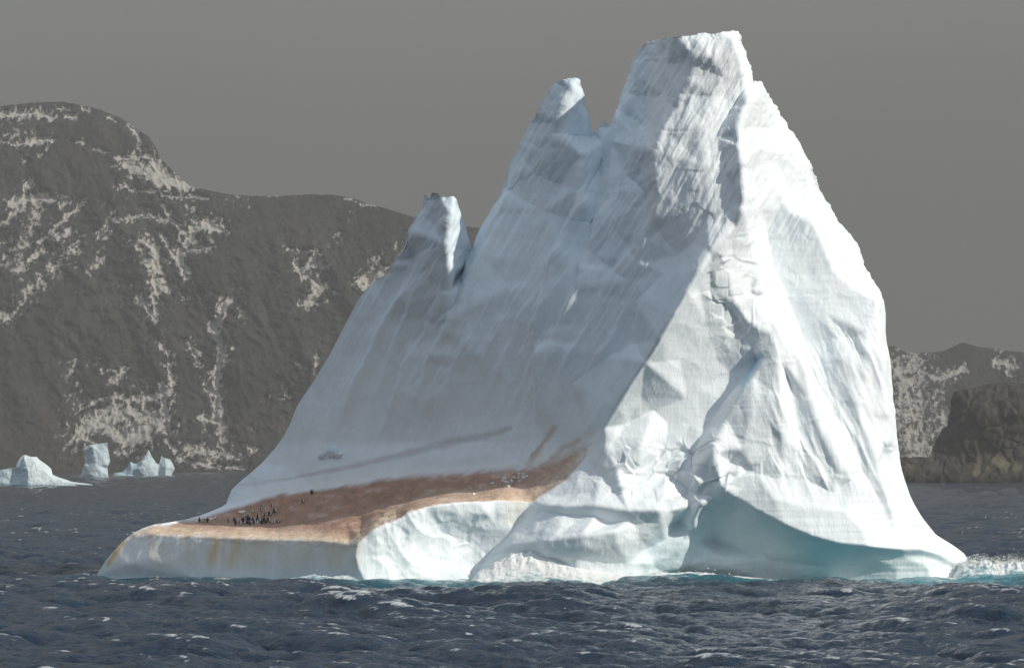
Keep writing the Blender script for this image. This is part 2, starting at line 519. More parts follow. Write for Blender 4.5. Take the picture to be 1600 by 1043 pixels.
LINES = [
    # block corner between the shaded front and the sunlit end
    [(830, 782, -12), (774, 780, -38), (740, 781, -52), (706, 784, -66), (665, 790, -80), (634, 804, -92), (602, 820, -102), (580, 831, -108), (566, 840, -112), (557, 850, -115), (555, 866, -116), (560, 888, -119), (566, 900, -121), (571, 908, -123), (573, 935, -124)],
    # cliff edge of the terrace, then the long terminator ridge
    [(834, 781, -12), (846, 775, -8), (877, 752, -6), (909, 724, -4), (920, 710, -2), (943, 667, -16), (964, 634, -30), (985, 600, -38), (1008, 565, -44), (1030, 530, -48), (1054, 490, -47), (1075, 455, -39), (1094, 420, -25), (1110, 390, -6), (1128, 372, 4), (1148, 357, 14), (1160, 326, 22), (1162, 300, 28), (1160, 262, 48), (1154, 229, 70), (1151, 200, 88), (1155, 180, 102), (1166, 158, 122), (1178, 138, 158)],
    # lip crest of the terrace
    [(250, 818, 296), (300, 816, 332), (360, 820, 310), (430, 821.5, 270), (490, 813, 232), (560, 797, 192), (640, 777, 150), (720, 763, 108), (800, 752, 70), (860, 738, 42), (905, 716, 26)],
    # where the block front rounds over
    [(215, 836, 244), (240, 833, 214), (330, 836, 122), (430, 841, 30), (500, 842, -45), (546, 850, -98)],
    # foot of the wall
    [(362, 787, 396), (400, 776, 372), (440, 769, 348), (500, 764, 308), (600, 745, 232), (720, 737, 152), (830, 728, 84), (885, 708, 50), (918, 690, 26)],
    # groove left of the tower
    [(964, 178, 262), (955, 220, 234), (948, 262, 200), (946, 300, 170), (940, 350, 150), (933, 400, 136)],
    [(956, 200, 306), (944, 225, 276), (939, 262, 244), (936, 300, 208), (930, 350, 178), (922, 400, 152)],
    # left edge of the lit tower facets
    [(1088, 62, 160), (1077, 82, 150), (1081, 98, 146), (1074, 122, 142), (1060, 147, 142), (1058, 172, 130.171), (1038, 202, 115.6), (1021, 236, 100), (1023, 271, 88), (1028, 300, 78), (1022, 342, 70), (1006, 372, 70), (998, 410, 66)],
    # tower right flank turning away
    [(1146, 62, 158), (1154, 92, 156), (1160, 118, 152), (1163, 140, 150)],
    # left spire, front edge of its sunlit side
    [(709, 312, 216), (704, 335, 206), (698, 352, 200), (697, 380, 198), (699, 413, 204), (706, 421, 218)],
    [(738, 390, 318), (728, 412, 302), (718, 428, 290), (706, 450, 272)],
    [(734, 397, 272), (722, 416, 268), (712, 428, 262)],
    # middle pinnacle
    [(903, 127, 252), (896, 142, 245), (884, 162, 238), (874, 188, 232), (869, 212, 228), (868, 243, 226)],
        # bright strip: from the ridge back to the right face
    [(1172, 266, 122), (1176, 290, 126), (1186, 326, 130), (1198, 380, 128), (1205, 413, 122), (1222, 452, 110), (1240, 497, 96), (1256, 537, 82), (1264, 576, 58), (1278, 610, 46), (1292, 641, 34)],
    [(1166, 360, 22), (1180, 410, 24), (1188, 450, 22), (1196, 486, 18), (1214, 512, 12), (1228, 545, 6), (1240, 590, 0)],
    # fissure with blue ice, left face behind, right step in front
    [(1188, 560, 34), (1155, 600, 28), (1124, 642, 16), (1094, 690, -4)],
    [(1193, 560, 4), (1176, 590, -6), (1163, 606, -10), (1135, 655, -18), (1106, 690, -28)],
    # ledges in the upper lit face
    [(1105, 420, -2), (1115, 455, 4), (1140, 480, 10), (1160, 510, 10), (1176, 540, 14)],
    [(1130, 400, -4), (1140, 440, -4), (1146, 470, -2), (1165, 500, 0), (1185, 515, 2)],
    [(1145, 400, 8), (1165, 420, 12), (1175, 450, 14), (1185, 480, 12), (1205, 520, 8)],
    # upper shoulder lobe of the front and its undercut
    [(840, 788, -30), (880, 791, -60), (930, 789, -75), (980, 797, -80), (1030, 796, -78), (1036, 782, -66)],
    [(846, 798, -30), (885, 804, -52), (930, 806, -64), (985, 815, -64), (1030, 813, -56), (1048, 798, -46)],
    # lower lobe and its undercut
    [(800, 850, -48), (860, 844, -88), (910, 836, -100), (960, 829, -94), (985, 822, -66)],
    [(812, 862, -46), (862, 859, -82), (912, 851, -95), (962, 846, -86), (1000, 840, -58)],
    # crease between block end and shoulder
    [(838, 792, -22), (800, 830, -16), (765, 866, -4), (738, 905, -6), (735, 935, -6)],
    # undercut of the right foot: lip, then the recess behind it
    [(1118, 777, -38), (1150, 776, -48), (1180, 795, -58), (1225, 818, -60), (1270, 837, -58), (1311, 848, -50), (1356, 852, -36), (1412, 857, -12), (1442, 857, 16), (1464, 863, 50), (1487, 875, 104)],
    [(1100, 795, -8), (1150, 796, -20), (1180, 814, -32), (1225, 837, -38), (1270, 854, -34), (1311, 863, -24), (1356, 866, -12), (1412, 869, 8), (1440, 868, 34), (1462, 873, 66), (1482, 884, 110)],
    [(1060, 815, 10), (1110, 850, 44), (1200, 872, 20), (1300, 886, 4), (1400, 887, 14), (1450, 886, 44)],
    # lit ribs in the dark corner of the front
    [(1096, 788, -46), (1082, 820, -22), (1070, 850, -10), (1054, 886, 2)],
    [(1112, 805, 2), (1098, 830, 6), (1090, 850, 12)],
    [(1104, 854, 12), (1120, 868, 4), (1138, 884, 12)],
    # waterline
    [(152, 899, 268), (300, 902, 118), (430, 906, 4), (520, 907, -75), (571, 909, -123)],
    [(740, 908, -6), (900, 910, -66), (1000, 910, -16), (1060, 912, 52), (1200, 912, 36), (1300, 912, 22), (1400, 912, 26), (1460, 910, 60), (1487, 908, 104)],
    # flutes of the right face
    [(1248, 560, 20), (1262, 620, 4), (1285, 680, -14), (1310, 735, -20)],
    [(1280, 560, 66), (1300, 620, 44), (1325, 680, 22), (1345, 735, 10)],
    [(1215, 560, -8), (1220, 620, -20), (1222, 690, -30), (1215, 750, -34)],
    [(1232, 590, 8), (1240, 650, 2), (1250, 700, -10), (1255, 750, -22)],
    [(1310, 560, 54), (1340, 640, 34), (1368, 720, 14), (1392, 790, 8)],
    [(1370, 470, 98), (1374, 540, 78), (1380, 620, 62), (1386, 690, 54)],
    [(1352, 520, 74), (1350, 580, 54), (1362, 650, 44), (1376, 692, 40)],
]

POINTS = [
    # wall
    (600, 600, 296), (700, 600, 222), (800, 600, 146), (900, 600, 70), (640, 690, 234), (760, 690, 150), (860, 680, 80),
    (600, 480, 332), (698, 455, 222), (700, 505, 236), (714, 452, 240), (728, 447, 262), (690, 570, 236), (800, 450, 196), (900, 450, 122), (1000, 470, 50), (660, 420, 262), (640, 400, 304), (690, 345, 224), (670, 340, 268),
    (760, 400, 270), (850, 330, 222), (900, 300, 196), (840, 270, 262), (800, 300, 302), (910, 240, 220), (880, 290, 226), (1000, 540, 24), (950, 560, 46), (870, 540, 108),
    (480, 680, 358), (520, 640, 338), (560, 560, 336), (540, 700, 306), (450, 730, 366), (640, 720, 220), (400, 745, 392),
    # terrace middle
    (450, 797, 300), (560, 776, 225), (680, 752, 155), (780, 741, 96), (360, 806, 345), (320, 809, 352), (860, 730, 46), (450, 829, 130), (540, 815, 70), (350, 827, 205), (230, 870, 190), (200, 880, 214), (260, 880, 158),
    # tower shade face
    (1000, 120, 250), (1040, 100, 226), (1010, 200, 180), (980, 200, 230), (990, 280, 158), (970, 360, 128), (1040, 150, 186), (1010, 300, 112), (985, 440, 68),
    # lit tower facets
    (1110, 90, 140), (1115, 150, 132), (1130, 120, 144), (1090, 200, 100.571), (1120, 215, 97.2857), (1145, 215, 93.2857), (1100, 260, 72), (1135, 270, 66), (1080, 330, 52), (1110, 330, 40), (1140, 330, 38), (1150, 300, 50), (1060, 400, 48), (1040, 430, 36), (1085, 380, 36), (1030, 360, 70), (1150, 165, 135.571), (1105, 345, 38),
    # front peak
    (1185, 150, 146), (1180, 180, 120), (1200, 200, 126), (1180, 230, 98), (1215, 240, 130), (1200, 280, 124),
    # right face
    (1240, 260, 152), (1230, 330, 128), (1270, 350, 124), (1300, 420, 110), (1250, 430, 112), (1330, 450, 104), (1290, 490, 86), (1330, 530, 82), (1300, 530, 76),
    # lit lower left face
    (1060, 560, 6), (1100, 500, 10), (1120, 560, 24), (1070, 620, 16), (1020, 640, 14), (1000, 620, 0), (1090, 450, -8), (1140, 580, 28), (1040, 660, 10), (1080, 660, 10), (980, 660, 2), (1040, 680, 4),
    # jumbled facets
    (960, 690, -20), (948, 705, -26), (1000, 700, -36), (1030, 712, -8), (1060, 706, -2), (940, 745, -26), (965, 735, -40), (995, 745, -30), (1040, 740, -14), (1010, 770, -50), (1080, 745, -34), (1085, 715, -6), (1075, 765, -20), (1115, 705, -52), (1140, 722, -28), (1150, 745, -48), (1128, 760, -56), (1160, 700, -40), (1175, 640, -30), (1180, 740, -40), (900, 760, -24), (920, 770, -44), (880, 775, -24),
    # right foot
    (1210, 780, -58), (1250, 790, -50), (1320, 800, -36), (1380, 790, 6), (1350, 830, -34), (1420, 830, 40), (1450, 845, 90), (1400, 840, 10), (1300, 770, -22), (1430, 810, 62),
    # block end
    (640, 850, -84), (690, 830, -46), (640, 890, -90), (700, 890, -44), (740, 850, -14), (720, 810, -50), (770, 815, -28), (600, 870, -100), (610, 900, -104), (668, 868, -62), (675, 905, -68), (610, 850, -96), (650, 815, -84), (760, 800, -46),
    # front recesses
    (900, 820, -66), (955, 819, -58), (850, 815, -46), (835, 835, -58), (900, 872, -78), (980, 880, -50), (840, 885, -48), (1040, 840, -8), (1020, 880, -20), (1080, 880, 14), (1095, 895, 24), (1010, 855, -20), (1060, 860, -14), (1080, 792, -30), (1050, 815, 0),
]


def seg_dist(x, y, pl):
    """distance to a polyline and the interpolated third value"""
    best = np.full(x.shape, 1e9)
    val = np.zeros(x.shape)
    for a, b in zip(pl[:-1], pl[1:]):
        ax, ay, bx, by = a[0], a[1], b[0], b[1]
        L2 = (bx - ax) ** 2 + (by - ay) ** 2
        t = np.clip(((x - ax) * (bx - ax) + (y - ay) * (by - ay)) / max(L2, 1e-9), 0, 1)
        q = np.hypot(x - ax - t * (bx - ax), y - ay - t * (by - ay))
        m = q < best
        best = np.where(m, q, best)
        if len(a) > 2:
            val = np.where(m, a[2] + t * (b[2] - a[2]), val)
    return best, val


YUP = np.array([(150, 850), (232, 822), (300, 812), (352, 797), (440, 770), (500, 765), (600, 747), (720, 739), (830, 729), (880, 711), (930, 684)], float)
YLO = np.array([(150, 860), (190, 842), (240, 836), (330, 841), (430, 844), (500, 846), (548, 853), (557, 851), (571, 838), (602, 821), (665, 791), (706, 785), (774, 781), (830, 784), (880, 752), (918, 712), (930, 690)], float)
RIDGE = np.array([(834, 781), (877, 752), (909, 724), (943, 667), (985, 600), (1030, 530), (1075, 455), (1110, 390), (1160, 326), (1160, 262), (1152, 200), (1178, 130)], float)


_rb = random.Random(12)
BUTT = [(905, 300, 300, 0.33, 12, 45), (925, 250, 380, 0.30, 8, 30), (760, 370, 300, 0.42, 10, 50), (820, 240, 330, 0.38, 9, 40), (700, 440, 260, 0.45, 8, 45), (850, 530, 150, 0.05, 13, 40), (985, 380, 260, 0.5, 7, 26), (960, 300, 330, 0.36, 9, 30), (640, 430, 240, 0.5, 7, 40), (1015, 420, 200, 0.55, 6, 22), (1000, 180, 260, 0.2, 6, 30), (1035, 110, 200, 0.18, 5, 24)]
BUTT += [(_rb.uniform(620, 1030), _rb.uniform(230, 560), _rb.uniform(90, 240), _rb.uniform(0.25, 0.5), _rb.uniform(2, 5.5), _rb.uniform(10, 28)) for _ in range(34)]


def berg_surface(x, y, d, n, dist):
    q = (x + 0.35 * d)                     # a coordinate that runs along slanted faces
    # --- regions
    top = sstep(470, 330, y) * sstep(960, 1010, x)
    ridge_x = np.interp(y, RIDGE[::-1, 1], RIDGE[::-1, 0], left=1180, right=834)
    wall = sstep(10, -10, x - ridge_x) * sstep(5, 25, np.interp(x, YUP[:, 0], YUP[:, 1]) - y) * (1 - top * sstep(1000, 1030, x))
    terr = sstep(-4, 4, y - np.interp(x, YUP[:, 0], YUP[:, 1])) * sstep(-2, 6, np.interp(x, YLO[:, 0], YLO[:, 1]) - y + 8) * (x < 930)
    front = sstep(575, 545, x) * sstep(828, 842, y)
    right = sstep(-5, 25, x - ridge_x) * (1 - terr)
    foot = sstep(745, 800, y) * sstep(1090, 1150, x)
    jum = np.exp(-(((x - 1045) / 120) ** 2 + ((y - 735) / 50) ** 2) ** 2)
    jum = np.maximum(jum, 0.55 * np.exp(-(((x - 1145) / 50) ** 2 + ((y - 465) / 75) ** 2) ** 2))
    lowc = sstep(775, 800, y) * sstep(740, 800, x) * sstep(1170, 1120, x)
    # --- relief, in depth units (0.1 m)
    a = np.zeros_like(x)
    slant = x + 0.55 * y                   # lines that run down and to the left
    rough = fbm(slant / 36, y / 150 - x / 240, d / 90, 4, 0.5, True)
    rough2 = fbm(slant / 13, y / 120, d / 90, 3, 0.5, True)
    a += top * (4.4 * rough + 3.0 * rough2)
    fl = fbm(slant / 42, y / 340, d / 120, 4, 0.5)
    fl2 = fbm(slant / 11, y / 170, d / 90, 3, 0.5, True)
    fl3 = fbm(slant / 90, y / 500, d / 300, 2, 0.5)
    upw = 0.35 + 0.65 * sstep(650, 380, y)
    a += wall * upw * (8.0 * fl + 3.2 * fl2 + 14 * fl3) + wall * 5 * fbm(x / 120, y / 90, d / 120 + 3, 3)
    # overlapping buttresses that run down and left from the crests
    for x0, y0, ln, sl, am, lr in BUTT:
        t = (y - y0) / ln
        xl = x0 - sl * (y - y0) + 7 * perlin(y / 60, y * 0 + x0, y * 0) + 2.5 * perlin(y / 17, y * 0 + x0, y * 0 + 3)
        sd = x - xl
        prof = sstep(-9, 6, sd) * np.exp(-np.clip(sd, 0, None) / lr)
        a += wall * 1.3 * am * prof * sstep(0, 0.15, t) * sstep(1.0, 0.6, t)
    a += wall * 1.3 * fbm(x / 9, y / 9, d / 9, 3) * sstep(420, 240, y)
    strata = fbm(x / 400, y / 7, d / 400, 3)
    a += (wall * 0.3 + right * 0.35 * (1 - jum)) * strata
    vfl = fbm((x - 0.42 * y) / 46, y / 240, d / 160, 3, 0.5, True)
    a += right * (1 - top) * (1 - foot) * sstep(1180, 1220, x) * sstep(470, 560, y) * 8.0 * vfl
    a += right * (1 - top) * (1 - foot) * (4.2 * fbm((x - 0.5 * y) / 120, (y + 0.3 * x) / 120, d / 160, 3, 0.42, True) + 0.25 * fbm(x / 12, y / 16, d / 14, 3))
    # fractured facets
    for sc, am in ((46, 15.0), (20, 6.0)):
        wx = x + 10 * perlin(x / 40, y / 40, d / 50)
        wy = y + 10 * perlin(x / 40 + 9, y / 40, d / 50)
        cid, cx, cy, gap = cells(wx * 0.9 + 0.3 * wy, wy, sc, 2)
        gx, gy = _g[cid, 0], _g[cid, 1]
        off = (gx * cx + gy * cy) * am * 0.6 + _g[cid, 2] * am * 0.25
        edge = sstep(0.0, 0.12, gap)
        a += off * edge * (jum + 0.13 * right * (1 - top) * (1 - foot) * sstep(775, 745, y) * sstep(1090, 1140, x) + 0.16 * sstep(565, 590, x) * sstep(760, 720, x) * sstep(795, 810, y) + 0.15 * top)
    a += sstep(562, 590, x) * sstep(810, 740, x) * sstep(780, 800, y) * 5.0 * fbm((x + 0.4 * y) / 60, (y - 0.5 * x) / 60, d / 80 + 5, 3, 0.45, True)
    a += lowc * (4.0 * fbm(x / 70, y / 35, d / 60, 3) + 0.9 * fbm(x / 14, y / 12, d / 12, 3))
    a += foot * (0.5 * strata + 2.0 * fbm(x / 120, y / 40, d / 100, 3))
    a += terr * (0.9 * fbm(x / 12, y / 5, d / 14, 4) + 1.8 * fbm(x / 60, y / 20, d / 50, 2))
    a += front * 1.8 * fbm(x / 22, y / 90, d / 30, 3)
    # crusty crests
    a *= 0.45 + 0.55 * sstep(0, 16, dist)
    crest = np.exp(-dist / 8.0) * (y < 470) * np.where(x < 935, 0.45, 0.9)
    a += crest * (2.2 * fbm(x / 6, y / 6, d / 10, 3) + 3.0 * fbm(x / 16, y / 16, d / 22, 2))
    a += crest * top * 2.2 * fbm(x / 7 + 40, y / 7, d / 12, 3, 0.5, True)

    # --- colour of the ice, with some light and shade put into it
    C = np.empty((len(x), 3))
    C[:] = (0.825, 0.878, 0.912)
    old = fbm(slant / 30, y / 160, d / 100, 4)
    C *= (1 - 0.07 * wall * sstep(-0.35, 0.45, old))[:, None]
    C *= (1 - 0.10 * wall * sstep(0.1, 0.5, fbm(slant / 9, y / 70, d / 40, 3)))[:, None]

    def mix(c, m):
        nonlocal C
        m = np.clip(m, 0, 1)[:, None]
        C = C * (1 - m) + np.array(c) * m
    mix((0.765, 0.875, 0.955), 0.75 * wall)  # bluer old ice, plus the skylight blue of the shaded wall put in
    # faint blue layers
    lay = sstep(0.28, 0.5, fbm(x / 900, (y + 0.05 * x) / 16, d / 900 + 4, 3))
    mix((0.68, 0.80, 0.88), 0.15 * lay * (wall + right * (y > 380)) * (1 - terr))
    # blue fissure ice
    fd, _ = seg_dist(x, y, [(1190, 556), (1176, 580), (1163, 602)])
    mix((0.45, 0.70, 0.88), sstep(8, 2, fd) * 0.8)
    # wet washed ice by the waterline, then the tones of the recesses
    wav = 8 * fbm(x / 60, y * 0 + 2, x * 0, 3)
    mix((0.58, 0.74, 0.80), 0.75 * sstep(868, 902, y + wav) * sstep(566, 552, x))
    mix((0.88, 0.945, 0.965), 0.85 * sstep(846, 900, y + wav) * sstep(930, 1010, x))  # right base painted paler to brighten its shade
    rec, _ = seg_dist(x, y, [(1130, 800), (1200, 850), (1300, 882), (1450, 888)])
    mix((0.88, 0.94, 0.955), 0.7 * sstep(60, 10, rec) * sstep(-50, -10, d) * sstep(780, 800, y))  # undercut painted paler, standing in for light through the ice
    mix((0.66, 0.80, 0.86), 0.5 * sstep(780, 810, y) * sstep(840, 900, x) * sstep(1150, 1090, x) * sstep(-50, -10, d))  # deeper hollows of the front a darker blue
    # guano stain of the terrace
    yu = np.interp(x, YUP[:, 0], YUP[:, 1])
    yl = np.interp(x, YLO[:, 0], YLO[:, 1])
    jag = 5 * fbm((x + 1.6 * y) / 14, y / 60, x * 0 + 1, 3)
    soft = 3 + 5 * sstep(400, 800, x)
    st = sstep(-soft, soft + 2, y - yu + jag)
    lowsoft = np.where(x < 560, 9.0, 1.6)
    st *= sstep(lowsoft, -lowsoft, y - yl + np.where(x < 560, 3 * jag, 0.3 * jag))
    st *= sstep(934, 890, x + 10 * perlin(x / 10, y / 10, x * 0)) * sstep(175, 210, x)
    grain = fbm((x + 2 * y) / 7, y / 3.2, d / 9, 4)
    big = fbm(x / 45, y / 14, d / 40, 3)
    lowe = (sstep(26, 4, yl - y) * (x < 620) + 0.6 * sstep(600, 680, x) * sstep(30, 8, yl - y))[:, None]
    brown = (np.array((0.40, 0.222, 0.145)) * (1 - lowe) + np.array((0.70, 0.52, 0.365)) * lowe) * (1 + 0.3 * grain + 0.3 * big)[:, None]  # thinner, paler stain at the lip; upper brown deepened as painted shade
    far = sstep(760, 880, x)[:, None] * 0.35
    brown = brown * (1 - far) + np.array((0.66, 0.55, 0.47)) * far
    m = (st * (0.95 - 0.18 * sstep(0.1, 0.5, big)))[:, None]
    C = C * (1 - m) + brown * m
    mix((0.62, 0.62, 0.54), 0.62 * (0.7 + fbm(x / 20, y / 90, x * 0 + 6, 3)) * sstep(575, 560, x) * sstep(838, 850, y) * sstep(905, 880, y))  # ochre tint of the block front, darkened to deepen its shade
    # yellow runs down the block front
    for cx, w, s, k in ((0, 5, 0.9, 1), (237, 5, 0.35, 0), (262, 9, 0.15, 0), (292, 7, 0.22, 0), (335, 7, 0.75, 0), (349, 4, 0.3, 0), (366, 8, 0.55, 0), (405, 26, 0.22, 0), (470, 30, 0.15, 0), (525, 24, 0.25, 0)):
        c0 = cx + 1.5 * np.sin(y / 9 + cx) - 0.12 * (y - 860)
        if k:
            c0 = 196 - (y - 838) * 0.62
        run = np.exp(-((x - c0) / w) ** 2) * sstep(832, 848, y) * sstep(896, 868, y)
        mix((0.66, 0.45, 0.17), 1.35 * s * run * (0.75 + 0.5 * fbm(x / 3.0, y / 60, x * 0, 3)))
    # grey dirt band and brown smears on the wall
    bd, bw = seg_dist(x, y, [(370, 757, 4), (460, 745, 4), (540, 731, 6), (620, 712, 9), (700, 692, 11), (760, 680, 10), (800, 668, 5)])
    band = sstep(1.0, 0.1, (bd + 4 * fbm((x + 1.5 * y) / 16, y / 8, x * 0, 3)) / bw)
    mix((0.50, 0.47, 0.50), 0.42 * band * sstep(360, 520, x) + 0.2 * band)
    for pl, w, s in (([(868, 668), (850, 690), (832, 712)], 7, 0.7), ([(905, 688), (880, 700), (862, 716)], 8, 0.6), ([(845, 700), (825, 725)], 10, 0.4)):
        bd, _ = seg_dist(x, y, pl)
        mix((0.50, 0.40, 0.28), s * sstep(w, 0, bd + 4 * fbm(x / 9, y / 9, x * 0 + 5, 3)))
    bd, _ = seg_dist(x, y, [(810, 790), (800, 806)])
    mix((0.80, 0.76, 0.62), 0.5 * sstep(22, 2, bd))
    return a, C


BSTEP = 1.55
berg = relief_body(OUT, LINES, POINTS, 600.0, 0.1, BSTEP, 2.0, berg_surface, 230.0, 70.0,
                   shear=lambda x, y: -(0.05 + 0.25 * sstep(1.0, 0.0, (x - np.interp(y, RIDGE[::-1, 1], RIDGE[::-1, 0])) / np.interp(y, [330, 450, 560], [60, 100, 150]))) * np.clip(690 - y, 0, None) + 0.03 * np.clip(x - 1000, 0, 250))

iceberg = empty('iceberg', (20, 620, 0))
tag(iceberg, 'huge jagged white iceberg with tall flat-topped tower, two lesser pinnacles and brown-stained terrace', 'iceberg')


def berg_part(name, fmask, label=None, mat=None):
    V, Fq, n, c = solid_mesh(berg, fmask)
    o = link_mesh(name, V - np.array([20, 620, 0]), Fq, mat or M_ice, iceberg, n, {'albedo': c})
    if label:
        o['label'] = label
    return o


fx = berg['x'][berg['F']].mean(1)
fy = berg['y'][berg['F']].mean(1)
m_spire = in_poly(fx, fy, [(600, 290), (745, 290), (745, 380), (735, 392), (712, 430), (640, 432), (600, 430)])
m_pin = in_poly(fx, fy, [(815, 100), (930, 100), (930, 218), (880, 246), (840, 250), (800, 255)])
m_tow = in_poly(fx, fy, [(960, 20), (1160, 20), (1176, 130), (1150, 190), (1160, 262), (1162, 322), (1148, 357), (1110, 390), (1075, 455), (990, 440), (935, 400), (945, 300), (950, 255)])
m_peak = in_poly(fx, fy, [(1176, 100), (1300, 100), (1300, 330), (1190, 330), (1162, 300), (1160, 262), (1150, 190), (1170, 150)]) & ~m_tow
fyu = np.interp(fx, YUP[:, 0], YUP[:, 1])
fyl = np.interp(fx, YLO[:, 0], YLO[:, 1])
m_ter = (fx > 200) & (fx < 925) & (fy > fyu) & (fy < fyl)
rest = ~(m_spire | m_pin | m_tow | m_peak | m_ter)
berg_part('ice_body', rest)
berg_part('pinnacle', m_spire, 'small forked ice spire with one bright side')
berg_part('pinnacle', m_pin & ~m_spire, 'blunt ice horn between the small spire and the tower')
berg_part('tower', m_tow, 'tall flat-topped ice tower')
berg_part('peak', m_peak, 'pointed ice peak leaning against the tower')
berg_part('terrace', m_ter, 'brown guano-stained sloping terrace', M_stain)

_bd = berg['D']


def berg_at(px, py):
    """world point of the iceberg surface seen at a picture position"""
    i = (py - berg['YY'][0, 0]) / BSTEP
    j = (px - berg['XX'][0, 0]) / BSTEP
    d = _bd[int(round(i)), int(round(j))]
    return to_world(np.array(float(px)), np.array(float(py)), 600.0 + d * 0.1)


#@@REST
# ================================================================== the sea
def ocean_tile(L, n, wind, ang, seed, hs, lmin, lmax=1e9):
    r = np.random.default_rng(seed)
    k1 = 2 * np.pi * np.fft.fftfreq(n, L / n)
    kx, ky = np.meshgrid(k1, k1)
    k = np.hypot(kx, ky)
    k[0, 0] = 1
    Lw = wind ** 2 / 9.81
    c = (kx * math.cos(ang) + ky * math.sin(ang)) / k
    P = np.exp(-1 / (k * Lw) ** 2) / k ** 3.7 * (np.abs(c) ** 3 + 0.12)
    P *= np.exp(-(k * lmin / (2 * np.pi)) ** 2) * (k > 2 * np.pi / lmax)
    P[0, 0] = 0
    h = np.sqrt(P) * (r.normal(size=(n, n)) + 1j * r.normal(size=(n, n)))
    z = np.fft.ifft2(h).real
    s = hs / (4 * z.std())
    h = h * s
    z = z * s
    dx = np.fft.ifft2(-1j * kx / k * h).real
    dy = np.fft.ifft2(-1j * ky / k * h).real
    jxx = np.fft.ifft2(kx * kx / k * h).real
    jyy = np.fft.ifft2(ky * ky / k * h).real
    jxy = np.fft.ifft2(kx * ky / k * h).real
    return dict(L=L, n=n, z=z, dx=dx, dy=dy, jxx=jxx, jyy=jyy, jxy=jxy)


def tile_sample(t, X, Y, key):
    u, v = X / t['L'] * t['n'], Y / t['L'] * t['n']
    i, j = np.floor(u).astype(np.int64), np.floor(v).astype(np.int64)
    fu, fv = u - i, v - j
    n, a = t['n'], t[key]
    i0, j0, i1, j1 = i % n, j % n, (i + 1) % n, (j + 1) % n
    return (a[j0, i0] * (1 - fu) + a[j0, i1] * fu) * (1 - fv) + (a[j1, i0] * (1 - fu) + a[j1, i1] * fu) * fv


# the waterline of the iceberg in plan (metres)
WL = np.array([((x - 800) / F * (600 + d * 0.1), 600 + d * 0.1) for x, y, d in
               dense([(152, 0, 266), (300, 0, 116), (430, 0, 2), (520, 0, -76), (571, 0, -121), (735, 0, 30), (900, 0, 20), (1060, 0, 60), (1200, 0, 45), (1300, 0, 20), (1400, 0, 6), (1460, 0, 58), (1504, 0, 130)], 8, False)])


